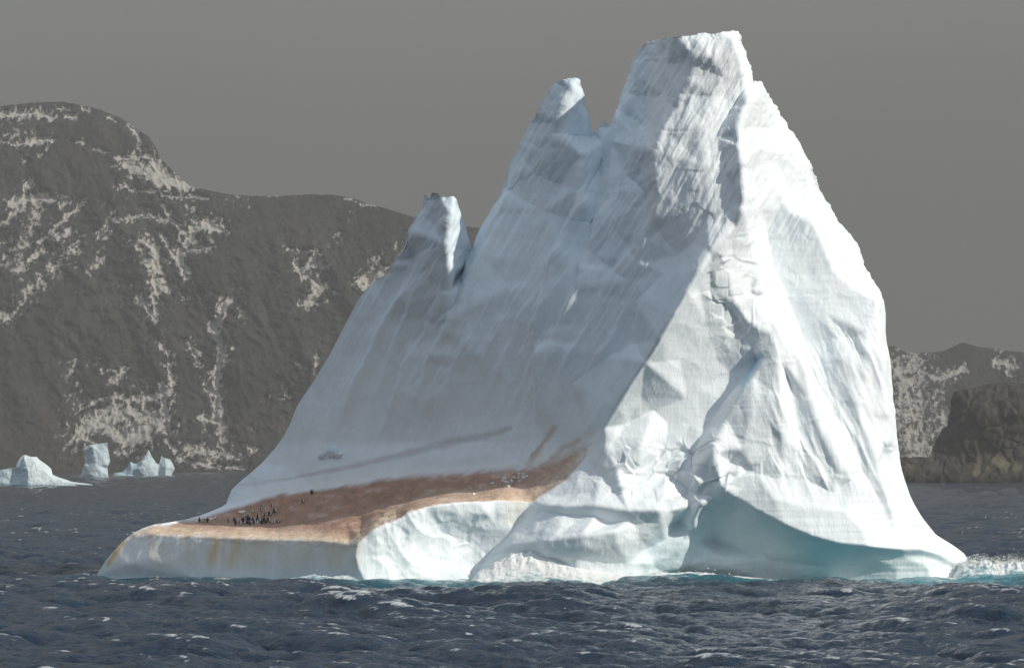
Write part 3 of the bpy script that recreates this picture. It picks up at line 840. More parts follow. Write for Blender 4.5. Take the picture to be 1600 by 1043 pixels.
def build_sea():
    cs = np.concatenate([np.linspace(-5.0, -0.9, 24, endpoint=False), np.linspace(-0.9, -0.15, 30, endpoint=False),
                         np.linspace(-0.15, 0.15, 600), np.linspace(0.15, 0.9, 31)[1:], np.linspace(0.9, 5.0, 25)[1:]])
    rows = [20.0]
    while rows[-1] < 8600:
        y = rows[-1]
        if y < 310:
            s = 0.05
        elif y < 800:
            s = 0.00125
        elif y < 1600:
            s = 0.0026
        elif y < 5600:
            s = 0.007
        else:
            s = 0.06
        rows.append(y * (1 + s))
    ys = np.array(rows)
    YY = np.repeat(ys[:, None], len(cs), 1)
    XX = np.clip(cs[None, :] * YY, -8600, 8600)
    A = ocean_tile(241.0, 768, 9.5, R(205), 11, 2.3, 0.9)
    B = ocean_tile(83.0, 512, 6.0, R(240), 23, 0.85, 0.5, 26.0)
    ca, sa = math.cos(0.4), math.sin(0.4)
    XB, YB = XX * ca - YY * sa, XX * sa + YY * ca
    s = lambda k: tile_sample(A, XX, YY, k)
    Z = s('z') + tile_sample(B, XB, YB, 'z')
    chop = 1.15
    bx, by = tile_sample(B, XB, YB, 'dx'), tile_sample(B, XB, YB, 'dy')
    DX = chop * (s('dx') + bx * ca + by * sa)
    DY = chop * (s('dy') - bx * sa + by * ca)
    J = (1 - chop * s('jxx')) * (1 - chop * s('jyy')) - (chop * s('jxy')) ** 2
    JB = (1 - chop * tile_sample(B, XB, YB, 'jxx')) * (1 - chop * tile_sample(B, XB, YB, 'jyy')) - (chop * tile_sample(B, XB, YB, 'jxy')) ** 2
    gust = fbm(XX / 60, YY / 110, XX * 0, 3)
    J = J + 0.5 * (JB - 1)
    thr = np.quantile(J[(YY > 330) & (YY < 800)][::7], 0.009)
    foam = sstep(thr + 0.14, thr - 0.16, J - 0.4 * gust) * (1 - 0.75 * sstep(700, 2000, YY))
    # distance to the ice
    near = np.full(XX.shape, 1e3)
    m = (np.abs(XX) < 120) & (YY > 540) & (YY < 700)
    qx, qy = XX[m], YY[m]
    dd = np.full(qx.shape, 1e3)
    for a in WL[::2]:
        dd = np.minimum(dd, np.hypot(qx - a[0], qy - a[1]))
    near[m] = dd
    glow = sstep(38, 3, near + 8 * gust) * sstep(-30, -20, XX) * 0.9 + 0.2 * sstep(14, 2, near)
    streak = fbm(XX / 5, YY / 9, XX * 0 + 8, 4, 0.6)
    foam = np.maximum(foam, sstep(9, 0.5, near + 5.0 * streak + 1.0) * sstep(-0.05, 0.3, streak + 0.12) * 0.95)
    foam = np.maximum(foam, sstep(0.25, 0.55, fbm(XX / 14, YY / 26, XX * 0 + 2, 4, 0.6)) * sstep(22, 4, near) * 0.5)
    amp = 1 - 0.45 * sstep(14, 1, near)
    damp = sstep(150, 330, YY) * (1 - 0.6 * sstep(3000, 6000, YY)) * amp
    V = np.stack([XX + DX * damp, YY + DY * damp * sstep(9000, 1500, YY), Z * damp], -1).reshape(-1, 3)
    H, W = XX.shape
    idx = np.arange(H * W).reshape(H, W)
    Fq = np.stack([idx[:-1, :-1], idx[:-1, 1:], idx[1:, 1:], idx[1:, :-1]], -1).reshape(-1, 4)
    m, nt, b = node_mat('sea_water')
    tc = N(nt, 'ShaderNodeTexCoord')
    prev = None
    for sc, ds, vs in ((1.1, 0.16, (1, 0.75, 1)), (3.6, 0.05, (1, 0.7, 1)), (0.14, 0.7, (1, 0.7, 1))):
        mp = N(nt, 'ShaderNodeMapping')
        mp.inputs['Scale'].default_value = vs
        mp.inputs['Rotation'].default_value = (0, 0, 0.5)
        nt.links.new(tc.outputs['Object'], mp.inputs['Vector'])
        nz = N(nt, 'ShaderNodeTexNoise', Scale=sc, Detail=6.0, Roughness=0.62, Distortion=0.4)
        nt.links.new(mp.outputs[0], nz.inputs['Vector'])
        bp = N(nt, 'ShaderNodeBump', Strength=1.0, Distance=ds * 2.6)
        nt.links.new(nz.outputs['Fac'], bp.inputs['Height'])
        if prev:
            nt.links.new(prev.outputs[0], bp.inputs['Normal'])
        prev = bp
    fa = N(nt, 'ShaderNodeAttribute', attribute_name='foam')
    ga = N(nt, 'ShaderNodeAttribute', attribute_name='glow')
    fn = N(nt, 'ShaderNodeTexNoise', Scale=0.9, Detail=7.0, Roughness=0.7, Distortion=0.6)
    mpf = N(nt, 'ShaderNodeMapping')
    mpf.inputs['Scale'].default_value = (1, 0.45, 1)
    mpf.inputs['Rotation'].default_value = (0, 0, 0.35)
    nt.links.new(tc.outputs['Object'], mpf.inputs['Vector'])
    nt.links.new(mpf.outputs[0], fn.inputs['Vector'])
    ad = N(nt, 'ShaderNodeMath', operation='MULTIPLY_ADD')
    nt.links.new(fn.outputs['Fac'], ad.inputs[0])
    ad.inputs[1].default_value = 1.5
    nt.links.new(fa.outputs['Fac'], ad.inputs[2])
    fm = N(nt, 'ShaderNodeMapRange', interpolation_type='SMOOTHSTEP')
    fm.inputs['From Min'].default_value = 1.05
    fm.inputs['From Max'].default_value = 1.75
    nt.links.new(ad.outputs[0], fm.inputs['Value'])
    c1 = N(nt, 'ShaderNodeMix', data_type='RGBA')
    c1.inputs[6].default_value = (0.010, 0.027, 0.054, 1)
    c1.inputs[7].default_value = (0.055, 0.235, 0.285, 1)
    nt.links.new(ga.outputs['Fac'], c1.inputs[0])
    c2 = N(nt, 'ShaderNodeMix', data_type='RGBA')
    c2.inputs[7].default_value = (0.5, 0.53, 0.54, 1)
    nt.links.new(c1.outputs[2], c2.inputs[6])
    nt.links.new(fm.outputs[0], c2.inputs[0])
    nt.links.new(c2.outputs[2], b.inputs['Base Color'])
    r = N(nt, 'ShaderNodeMapRange')
    r.inputs['To Min'].default_value = 0.08
    r.inputs['To Max'].default_value = 0.8
    nt.links.new(fm.outputs[0], r.inputs['Value'])
    nt.links.new(r.outputs[0], b.inputs['Roughness'])
    nt.links.new(prev.outputs[0], b.inputs['Normal'])
    b.inputs['IOR'].default_value = 1.333
    b.inputs['Specular IOR Level'].default_value = 0.14
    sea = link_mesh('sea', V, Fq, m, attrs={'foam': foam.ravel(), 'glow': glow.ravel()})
    tag(sea, kind='structure')
    # the deep water behind the viewer
    bk = link_mesh('deep_water', [(-8600, -8600, -0.6), (8600, -8600, -0.6), (8600, 20.5, -0.6), (-8600, 20.5, -0.6)], [(0, 1, 2, 3)], m, smooth=False)
    tag(bk, kind='structure')


build_sea()

# ================================================================== hills
SNOW_L = [
    ([(0, 178), (30, 178), (60, 176), (80, 183)], 5, 1), ([(90, 167), (105, 170)], 3, 1), ([(105, 182), (120, 183)], 3, 1), ([(130, 170), (140, 172)], 3, 1), ([(172, 184), (182, 187)], 2.5, 1),
    ([(203, 197), (212, 207)], 3, 1), ([(217, 212), (219, 232)], 2, .9), ([(5, 221), (25, 225), (45, 222), (60, 219), (82, 218)], 4, .95), ([(112, 222), (130, 222)], 2.5, .9), ([(150, 233), (172, 239)], 2, .8),
    ([(240, 250), (250, 268), (270, 281), (292, 291)], 10, 1), ([(200, 258), (222, 266), (250, 285)], 11, .75), ([(180, 292), (200, 291)], 3, 1), ([(215, 258), (238, 270), (266, 284)], 9, .92), ([(182, 247), (205, 245), (235, 243)], 4, 1), ([(205, 298), (262, 298)], 3, .85), ([(250, 306), (320, 308)], 3, .8),
    ([(75, 225), (65, 243)], 2.5, .8), ([(48, 280), (38, 297)], 4, 1), ([(20, 320), (32, 312), (50, 310), (85, 311)], 6, 1), ([(30, 325), (18, 338)], 4, 1), ([(0, 350), (15, 344)], 4, 1), ([(95, 322), (105, 316)], 3, 1),
    ([(135, 312), (110, 335), (60, 380)], 3, .9), ([(75, 386), (50, 405), (30, 422)], 3.5, 1), ([(45, 380), (25, 388)], 4.5, 1), ([(0, 382), (18, 372)], 2.5, 1), ([(35, 372), (38, 378)], 3, 1), ([(110, 360), (92, 372)], 6, .75),
    ([(130, 368), (100, 400), (75, 428)], 2.5, .75), ([(155, 370), (160, 355)], 5, .85), ([(0, 408), (8, 400)], 3, 1), ([(0, 490), (15, 495)], 8, .95), ([(12, 505), (35, 470)], 3, .8), ([(60, 430), (40, 470)], 3, .6),
    ([(290, 360), (310, 352), (330, 352), (345, 358)], 7, 1), ([(300, 370), (285, 385), (280, 400), (288, 425)], 6, 1), ([(283, 395), (310, 388), (330, 386)], 3.5, 1), ([(255, 320), (270, 345), (282, 358)], 3, .8), ([(200, 345), (225, 335), (262, 345)], 7, .55),
    ([(225, 375), (245, 390), (240, 410), (248, 440)], 7, .85), ([(215, 385), (232, 405)], 4, .8), ([(250, 360), (262, 385), (280, 410)], 4, .85), ([(240, 436), (246, 456)], 5, 1), ([(215, 460), (230, 480), (240, 495)], 5, .85), ([(238, 460), (245, 500)], 4, .8),
    ([(288, 460), (296, 465)], 4, .9), ([(300, 440), (315, 475), (330, 480)], 2, .8), ([(326, 455), (328, 463)], 3, .9),
    ([(350, 473), (341, 492), (336, 524), (348, 547)], 6, 1), ([(348, 547), (341, 575), (336, 598), (339, 621), (336, 648), (348, 662)], 5.5, 1), ([(322, 595), (333, 615)], 5, 1), ([(320, 652), (340, 658)], 6, 1), ([(340, 492), (330, 520)], 2, .8), ([(365, 540), (350, 570)], 3, .6),
    ([(295, 535), (304, 552), (313, 566)], 4, 1), ([(318, 543), (305, 555)], 2.5, .9), ([(251, 535), (263, 552), (265, 575), (268, 602)], 4, 1), ([(180, 598), (190, 585), (196, 572)], 3.5, 1),
    ([(180, 616), (200, 625), (226, 620), (263, 611)], 6, .85), ([(254, 602), (258, 648), (256, 665)], 7, .95), ([(180, 632), (205, 660), (215, 680)], 6, .75), ([(226, 622), (222, 650), (235, 670)], 4, .8), ([(120, 690), (135, 660), (160, 640), (180, 630)], 4, .85),
    ([(105, 695), (120, 678), (150, 690)], 4, .85), ([(160, 580), (185, 575), (170, 600)], 3, .7), ([(125, 640), (165, 618)], 3, .7), ([(150, 650), (200, 690), (240, 660)], 16, .72), ([(130, 670), (190, 640)], 20, .7), ([(200, 640), (260, 660)], 14, .7), ([(230, 400), (255, 450)], 14, .6), ([(60, 330), (20, 420)], 14, .5), ([(120, 380), (40, 460)], 14, .5), ([(340, 600), (350, 700)], 10, .55), ([(180, 330), (150, 420)], 12, .45), ([(290, 700), (380, 715)], 10, .6),
    ([(318, 690), (302, 704), (282, 720)], 4, .9), ([(280, 716), (330, 728), (383, 730)], 5, .7), ([(341, 690), (352, 702), (325, 726)], 4, .85), ([(387, 697), (396, 704)], 4, .8), ([(392, 662), (396, 671)], 3, .85), ([(262, 690), (275, 705)], 4, .7),
    ([(493, 396), (484, 412), (510, 416)], 4.5, 1), ([(461, 412), (470, 426)], 5, 1), ([(478, 428), (500, 445), (495, 458), (482, 474)], 7, .95), ([(484, 415), (490, 440)], 3, .9), ([(513, 450), (530, 460)], 4, .6),
    ([(565, 440), (578, 432), (602, 428)], 8, 1), ([(578, 436), (570, 452)], 5, 1), ([(444, 607), (446, 616)], 5, 1), ([(463, 565), (479, 576)], 2.5, .9), ([(493, 556), (493, 584)], 3, .8), ([(435, 594), (445, 599)], 2.5, .8),
    ([(405, 303), (440, 304)], 2, .6), ([(540, 310), (590, 325)], 4, .5),
]
SNOW_R = [([(1440, 580), (1475, 590), (1505, 577)], 5, 1), ([(1558, 563), (1582, 571)], 6, 1), ([(1574, 580), (1581, 587)], 4, 1), ([(1395, 575), (1415, 600), (1420, 660)], 26, .58), ([(1425, 560), (1440, 640), (1450, 700)], 26, .55), ([(1400, 640), (1430, 710)], 26, .6), ([(1470, 600), (1465, 650)], 18, .45), ([(1395, 575), (1425, 580)], 6, .8), ([(1480, 640), (1470, 690)], 8, .7)]


def hill(name, sky, base, Yb, lean, cols, dy, snow, amp, tint, speck, foot=0.0, seed=0):
    sky = np.array(sky, float)
    top = np.interp(cols, sky[:, 0], sky[:, 1])
    top = top + 1.2 * fbm(cols / 7, cols * 0 + seed, cols * 0 + 2, 3, 0.6) + 1.6 * fbm(cols / 26, cols * 0 + seed, cols * 0, 4, 0.6)
    nr = int((base - top.min()) / dy)
    v = np.linspace(-0.02, 1, nr)
    px = np.repeat(cols[None, :], nr, 0)
    py = base + (top[None, :] - base) * v[:, None]
    hpx = base - py
    mpp = Yb / F
    ridge = fbm((px + 0.35 * hpx) / 110, hpx / 260, px * 0 + seed, 4, 0.5, True)
    small = fbm((px + 0.4 * hpx) / 34, hpx / 24, px * 0 + seed + 3, 5, 0.6, True)
    Y = Yb + hpx * mpp * lean + foot * mpp * (px - 400)
    sa = np.zeros(px.shape)
    vw = px + 5 * perlin(px / 16, py / 16, px * 0 + 7)
    vh = py + 5 * perlin(px / 16, py / 16, px * 0 + 11)
    v1 = 1 - 2.4 * np.abs(perlin(vw / 14 + 0.02 * vh, vh / 26, px * 0 + seed))
    v2 = 1 - 2.4 * np.abs(perlin(vw / 6, vh / 8, px * 0 + seed + 5))
    vein = np.clip(np.maximum(sstep(0.25, 0.9, v1), 0.8 * sstep(0.35, 0.95, v2)), 0, 1)
    sa = 0.5 * vein * sstep(0.0, 0.5, fbm(px / 80, py / 60, px * 0 + 3 + seed, 3)) * sstep(base - 5, base - 40, py)
    for pl, w, k in snow:
        lo, hi = np.min(np.array(pl), 0) - 5 * w, np.max(np.array(pl), 0) + 5 * w
        m = (px > lo[0]) & (px < hi[0]) & (py > lo[1]) & (py < hi[1])
        if not m.any():
            continue
        mx_, my_ = px[m], py[m]
        wx_ = mx_ + 4.0 * perlin(mx_ / 11, my_ / 11, mx_ * 0) + 2.2 * perlin(mx_ / 4, my_ / 4, mx_ * 0 + 2)
        wy_ = my_ + 4.0 * perlin(mx_ / 11, my_ / 11, mx_ * 0 + 4) + 2.2 * perlin(mx_ / 4, my_ / 4, mx_ * 0 + 6)
        q, _ = seg_dist(wx_, wy_, pl)
        sa[m] = np.maximum(sa[m], k * np.maximum((0.80 + 0.3 * vein[m]) * sstep(1.7 * w, 0.0, q), 0.62 * vein[m] * sstep(4.2 * w, 0.6 * w, q)))
    sa = np.clip(sa, 0, 1)
    edge = np.clip(v, 0, 1)[:, None]
    offs = amp * (0.55 * ridge + 0.24 * small) * np.sin(np.pi * np.clip(edge, 0, 1)) ** 0.5 - amp * 0.25 * sa
    Y = Y - offs * mpp
    V = to_world(px, py, Y)
    # the ground behind the skyline falls away
    bk = []
    for f, dz in ((0.10, 0.97), (0.5, 0.8), (1.0, 0.4), (1.5, -0.02)):
        t = V[-1].copy()
        t[:, 1] += f * 900
        t[:, 2] = t[:, 2] * dz - (6 if dz < 0 else 0)
        bk.append(t)
    V = np.concatenate([V, np.array(bk)], 0)
    sa = np.concatenate([sa, np.repeat(sa[-1:], 4, 0)], 0)
    pyx = np.concatenate([py, np.repeat(py[-1:], 4, 0)], 0)
    pxx = np.concatenate([px, np.repeat(px[-1:], 4, 0)], 0)
    H, W = pxx.shape
    idx = np.arange(H * W).reshape(H, W)
    Fq = np.stack([idx[:-1, :-1], idx[:-1, 1:], idx[1:, 1:], idx[1:, :-1]], -1).reshape(-1, 4)
    tone = fbm(pxx / 90, pyx / 70, pxx * 0 + 5 + seed, 4)
    bed = fbm(pxx / 160 + pyx / 300, (pyx + 0.12 * pxx) / 9, pxx * 0 + seed, 3)
    c = np.array(tint)[None, None, :] * np.clip(1 + 0.6 * tone + 0.3 * bed, 0.3, 2)[..., None]
    ochre = sstep(0.05, 0.4, fbm(pxx / 130, pyx / 90, pxx * 0 + 9 + seed, 3) + 0.25 * sstep(500, 720, pyx) - 0.1)[..., None]
    c = c * (1 - 0.5 * ochre) + np.array((0.10, 0.075, 0.055)) * 0.5 * ochre
    fall = fbm((pxx + 0.3 * (base - pyx)) / 9, pyx / 90, pxx * 0 + 21 + seed, 4, 0.6)
    scree = (sstep(0.05, 0.45, fall) * sstep(-0.15, 0.35, fbm(pxx / 100, pyx / 90, pxx * 0 + 31 + seed, 3)))[..., None]
    c = c * (1 - 0.55 * scree) + np.array((0.120, 0.106, 0.088)) * 0.55 * scree
    m, nt, b = node_mat(name + '_rock')
    at = N(nt, 'ShaderNodeAttribute', attribute_name='albedo')
    sn = N(nt, 'ShaderNodeAttribute', attribute_name='snow')
    tc = N(nt, 'ShaderNodeTexCoord')
    mp = N(nt, 'ShaderNodeMapping')
    mp.inputs['Scale'].default_value = (1.0, 0.5, 0.62)
    mp.inputs['Rotation'].default_value = (0, 0.5, 0)
    nt.links.new(tc.outputs['Object'], mp.inputs['Vector'])
    n1 = N(nt, 'ShaderNodeTexNoise', Scale=0.13, Detail=7.0, Roughness=0.72)
    n2 = N(nt, 'ShaderNodeTexNoise', Scale=0.16, Detail=6.0, Roughness=0.7)
    nt.links.new(mp.outputs[0], n1.inputs['Vector'])
    nt.links.new(mp.outputs[0], n2.inputs['Vector'])
    ad = N(nt, 'ShaderNodeMath', operation='MULTIPLY_ADD')
    ad.inputs[1].default_value = 3.4
    nt.links.new(n1.outputs['Fac'], ad.inputs[0])
    s16 = N(nt, 'ShaderNodeMath', operation='MULTIPLY')
    s16.inputs[1].default_value = 1.6
    nt.links.new(sn.outputs['Fac'], s16.inputs[0])
    nt.links.new(s16.outputs[0], ad.inputs[2])
    sm = N(nt, 'ShaderNodeMapRange', interpolation_type='SMOOTHSTEP')
    sm.inputs['From Min'].default_value = speck
    sm.inputs['From Max'].default_value = speck + 0.5
    nt.links.new(ad.outputs[0], sm.inputs['Value'])
    g = N(nt, 'ShaderNodeMapRange')
    g.inputs['From Min'].default_value = 0.3
    g.inputs['From Max'].default_value = 0.7
    g.inputs['To Min'].default_value = 0.6
    g.inputs['To Max'].default_value = 1.4
    nt.links.new(n2.outputs['Fac'], g.inputs['Value'])
    sc = N(nt, 'ShaderNodeVectorMath', operation='SCALE')
    nt.links.new(at.outputs['Color'], sc.inputs[0])
    nt.links.new(g.outputs[0], sc.inputs['Scale'])
    mx = N(nt, 'ShaderNodeMix', data_type='RGBA')
    mx.inputs[7].default_value = (0.62, 0.59, 0.54, 1)
    nt.links.new(sm.outputs[0], mx.inputs[0])
    nt.links.new(sc.outputs[0], mx.inputs[6])
    nt.links.new(mx.outputs[2], b.inputs['Base Color'])
    b.inputs['Roughness'].default_value = 0.95
    b.inputs['Specular IOR Level'].default_value = 0.1
    bp = N(nt, 'ShaderNodeBump', Strength=0.3, Distance=6.0)
    nt.links.new(n1.outputs['Fac'], bp.inputs['Height'])
    b2 = N(nt, 'ShaderNodeBump', Strength=0.7, Distance=9.0)
    nt.links.new(n2.outputs['Fac'], b2.inputs['Height'])
    nt.links.new(bp.outputs[0], b2.inputs['Normal'])
    nt.links.new(b2.outputs[0], b.inputs['Normal'])
    o = link_mesh(name, V.reshape(-1, 3), Fq, m, attrs={'albedo': c.reshape(-1, 3), 'snow': sa.ravel()})
    tag(o, kind='structure')
    return o


cl = np.concatenate([np.arange(-1900, -420, 26), np.arange(-420, -40, 14), np.arange(-40, 775, 1.7), np.arange(775, 1180, 12)])
hill('rocky_hillside', [(-1900, 736), (-1650, 640), (-1200, 500), (-800, 380), (-420, 280), (-250, 215), (-100, 178), (0, 166), (50, 160), (100, 159), (150, 169), (190, 185), (212, 200), (232, 213), (244, 230), (250, 247), (262, 258), (280, 277), (297, 291), (330, 298), (360, 304), (400, 306), (440, 306), (480, 304), (520, 304), (545, 308), (570, 316), (600, 325), (640, 337), (680, 348), (720, 353), (760, 357), (800, 365), (900, 400), (1000, 470), (1100, 600), (1180, 735)],
     739, 5150.0, 1.15, cl, 1.8, SNOW_L, 62.0, (0.060, 0.059, 0.055), 2.22, foot=0.0, seed=1)
cr = np.concatenate([np.arange(1150, 1375, 14), np.arange(1375, 1615, 1.9), np.arange(1615, 2100, 14)])
hill('far_hillside', [(1150, 640), (1250, 590), (1330, 552), (1385, 541), (1400, 541), (1412, 549), (1430, 552), (1455, 550), (1475, 548), (1490, 541), (1503, 535), (1515, 537), (1530, 542), (1550, 544), (1575, 548), (1600, 550), (1700, 556), (1850, 590), (2000, 660), (2100, 725)],
     733, 6350.0, 1.2, cr, 2.0, SNOW_R, 50.0, (0.055, 0.054, 0.052), 2.22, seed=2)


def rock_surface(x, y, d, n, dist):
    a = 9 * fbm((x + 0.3 * y) / 38, y / 50, d / 60 + 2, 5, 0.55, True) + 2.0 * fbm(x / 9, y / 12, d / 12, 3, 0.6)
    lay = fbm((x - 0.2 * y) / 120, (y + 0.25 * x) / 12, d / 60, 4)
    a += 2.5 * lay
    cid, cx, cy, gap = cells(x + 6 * perlin(x / 20, y / 20, d / 30), y * 0.8, 24, 5)
    a += 4 * _g[cid, 2] * sstep(0, 0.15, gap)
    a -= 4.0 * sstep(0.12, 0.0, gap)
    a *= 0.35 + 0.65 * sstep(0, 12, dist)
    C = np.empty((len(x), 3))
    C[:] = (0.062, 0.055, 0.048)
    C *= (1 + 0.35 * fbm(x / 30, y / 22, d / 30, 4) + 0.2 * lay)[:, None]
    q, _ = seg_dist(x, y, [(1525, 735), (1550, 722), (1585, 732)])
    m = (sstep(16, 0, q + 7 * fbm(x / 10, y / 6, d / 10, 3)) * 0.6)[:, None]
    C = C * (1 - m) + np.array((0.20, 0.17, 0.10)) * m
    q, _ = seg_dist(x, y, [(1405, 733), (1425, 731)])
    m = (sstep(8, 0, q + 4 * fbm(x / 8, y / 5, d / 10, 3)) * 0.4)[:, None]
    C = C * (1 - m) + np.array((0.18, 0.16, 0.10)) * m
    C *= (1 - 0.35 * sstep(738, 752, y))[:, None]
    return a, C


M_rock = albedo_mat('dark_rock', 0.9, (0.09, 0.4), (1.6, 0.35), var=0.3, nscale=0.12, spec=0.15)
hl = relief_body(
    [(1340, 745, 40), (1375, 728, 30), (1395, 718, 20), (1408, 714, 10), (1422, 716, 5), (1436, 713, 0), (1450, 715, 0), (1456, 713, 20), (1459, 700, 60), (1462, 692, 62), (1468, 680, 64), (1472, 670, 66), (1482, 665, 66), (1484, 650, 70), (1486, 638, 70), (1488, 622, 72),
     (1493, 613, 74), (1505, 609, 78), (1520, 606, 80), (1540, 602, 82), (1556, 599, 84), (1580, 599, 86), (1600, 598, 88), (1660, 594, 90), (1740, 600, 95), (1830, 640, 100), (1900, 700, 105), (1930, 748, 110), (1930, 775, 110), (1340, 775, 40)],
    [[(1340, 756, 20), (1410, 754, -25), (1480, 754, -35), (1560, 755, -45), (1680, 755, -45), (1800, 753, 0), (1920, 752, 60)], [(1458, 712, 40), (1500, 712, 20), (1560, 705, 5), (1620, 700, 5), (1750, 705, 10)], [(1490, 700, 30), (1500, 660, 30), (1510, 630, 40)]],
    [(1450, 735, -15), (1540, 730, -22), (1600, 725, -20), (1550, 650, 12), (1600, 640, 5), (1680, 640, 5), (1480, 690, 45), (1530, 615, 60), (1620, 608, 55), (1800, 690, 60)],
    2900.0, 0.483, 2.2, 2.5, rock_surface, 260.0, 60.0)
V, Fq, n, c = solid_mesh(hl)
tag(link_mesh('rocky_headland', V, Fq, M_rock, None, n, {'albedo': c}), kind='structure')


# ================================================================== distant icebergs
def far_surface(scale, blue):
    def f(x, y, d, n, dist):
        a = scale * (1.6 * fbm(x / 16, y / 20, d / 16, 4) + 0.5 * fbm(x / 4, y / 5, d / 5, 3))
        a *= 0.3 + 0.7 * sstep(0, 5, dist)
        C = np.empty((len(x), 3))
        C[:] = (0.74, 0.83, 0.86)
        m = np.clip(blue(x, y), 0, 1)[:, None]
        C = C * (1 - m) + np.array((0.50, 0.72, 0.82)) * m  # bluer ice, with the shade of the left flanks painted in
        return a, C
    return f


def far_berg(label, outline, lines, points, Y0, blue):
    b = relief_body(outline, lines, points, Y0, Y0 / F, 0.8, 0.9, far_surface(1.7, blue), 26.0, 7.0)
    V, Fq, n, c = solid_mesh(b)
    org = np.array([V[:, 0].mean(), Y0, 0])
    o = link_mesh('small_iceberg', V - org, Fq, M_farice, None, n, {'albedo': c})
    o.location = org
    return tag(o, label, 'iceberg', 'small icebergs drifting below the hillside')


far_berg('low rounded small iceberg with a long flat tail, nearest of the distant three',
         [(-50, 745, 20), (-40, 738, 20), (-18, 736, 18), (0, 734, 16), (12, 731.6, 14), (24, 729, 12), (27, 722, 12), (31, 715, 12), (35, 711, 12), (40, 710, 12), (48, 713, 14), (57, 713, 16), (62, 718, 18), (72, 725, 20), (80, 732, 20), (82, 741, 16), (94, 746, 14), (112, 752, 12), (132, 754.5, 11), (150, 757.5, 10), (150, 765, 10), (-50, 765, 20)],
         [[(35, 711, 10), (39, 722, 4), (43, 735, -2), (44, 748, -6), (43, 760, -8)], [(70, 735, 6), (80, 744, 3), (100, 752, 3), (135, 757, 4)]],
         [(60, 740, -1), (65, 755, -4), (28, 740, 14), (20, 755, 12), (0, 750, 12), (-20, 755, 10), (55, 722, 6)], 2640.0,
         lambda x, y: 0.7 * sstep(46, 38, x) * sstep(22, 30, x) * sstep(712, 730, y) + 0.45 * sstep(30, 10, x) + 0.5 * sstep(750, 760, y))
far_berg('blocky upright small iceberg shaped like a tree stump',
         [(121, 750, 6), (124, 744, 6), (128, 738, 6), (129, 730, 6), (133, 724, 6), (133, 708, 6), (130, 700, 6), (138, 695, 5), (152, 693, 5), (160, 692, 5), (168, 690.5, 5), (168, 700, 6), (171, 712, 7), (172, 720, 7), (168, 730, 6), (169, 742, 6), (171, 750, 6)],
         [[(144, 698, 0), (147, 712, -1), (150, 725, -4), (151, 750, -6)], [(131, 726, 1), (150, 724, -3), (168, 727, 1)]],
         [(138, 710, 4), (160, 710, 0), (140, 738, -3), (160, 738, -4)], 3780.0,
         lambda x, y: 0.45 * sstep(150, 138, x) * sstep(698, 704, y) * sstep(728, 722, y) + 0.3)
far_berg('small iceberg with one sharp spire and two lower horns',
         [(172, 748, 8), (177, 742, 8), (178, 739, 8), (192, 737, 8), (198, 730, 8), (204, 721, 8), (210, 724, 8), (214, 723, 8), (221, 718, 8), (222, 712, 8), (225, 714, 7), (229, 707, 7), (232, 702, 7), (235, 708, 7), (238, 714, 8), (244, 723, 8), (248, 725, 8), (250, 720, 8), (252, 711, 8), (257, 715, 8), (266, 717, 8), (270, 724, 8), (273, 732, 8), (269, 740, 8), (268, 748, 8)],
         [[(231, 706, 4), (222, 720, 1), (217, 732, -3), (228, 748, -6)], [(249, 727, 4), (247, 748, 0)], [(204, 723, 4), (206, 735, 2)]],
         [(235, 730, -4), (260, 730, -4), (200, 742, 2), (190, 743, 3), (210, 742, 4), (258, 742, -5)], 4050.0,
         lambda x, y: 0.55 * sstep(222, 208, x) + 0.3)

# ================================================================== foam and spray by the ice
M_foam, ntf, bf = node_mat('white_foam')
bf.inputs['Roughness'].default_value = 0.9
bf.inputs['Specular IOR Level'].default_value = 0.1
tcf = N(ntf, 'ShaderNodeTexCoord')
mpf = N(ntf, 'ShaderNodeMapping')
mpf.inputs['Scale'].default_value = (0.35, 0.5, 1.0)
mpf.inputs['Rotation'].default_value = (0, 0.2, 0)
ntf.links.new(tcf.outputs['Object'], mpf.inputs['Vector'])
nf = N(ntf, 'ShaderNodeTexNoise', Scale=1.1, Detail=7.0, Roughness=0.7, Distortion=0.5)
ntf.links.new(mpf.outputs[0], nf.inputs['Vector'])
af = N(ntf, 'ShaderNodeAttribute', attribute_name='foam')
mf = N(ntf, 'ShaderNodeMath', operation='ADD')
ntf.links.new(nf.outputs['Fac'], mf.inputs[0])
ntf.links.new(af.outputs['Fac'], mf.inputs[1])
rf = N(ntf, 'ShaderNodeMapRange', interpolation_type='SMOOTHSTEP')
rf.inputs['From Min'].default_value = 0.85
rf.inputs['From Max'].default_value = 1.2
ntf.links.new(mf.outputs[0], rf.inputs['Value'])
xf = N(ntf, 'ShaderNodeMix', data_type='RGBA')
xf.inputs[6].default_value = (0.10, 0.26, 0.31, 1)
xf.inputs[7].default_value = (0.80, 0.82, 0.82, 1)
ntf.links.new(rf.outputs[0], xf.inputs[0])
ntf.links.new(xf.outputs[2], bf.inputs['Base Color'])
bpf = N(ntf, 'ShaderNodeBump', Strength=0.8, Distance=0.35)
ntf.links.new(nf.outputs['Fac'], bpf.inputs['Height'])
ntf.links.new(bpf.outputs[0], bf.inputs['Normal'])


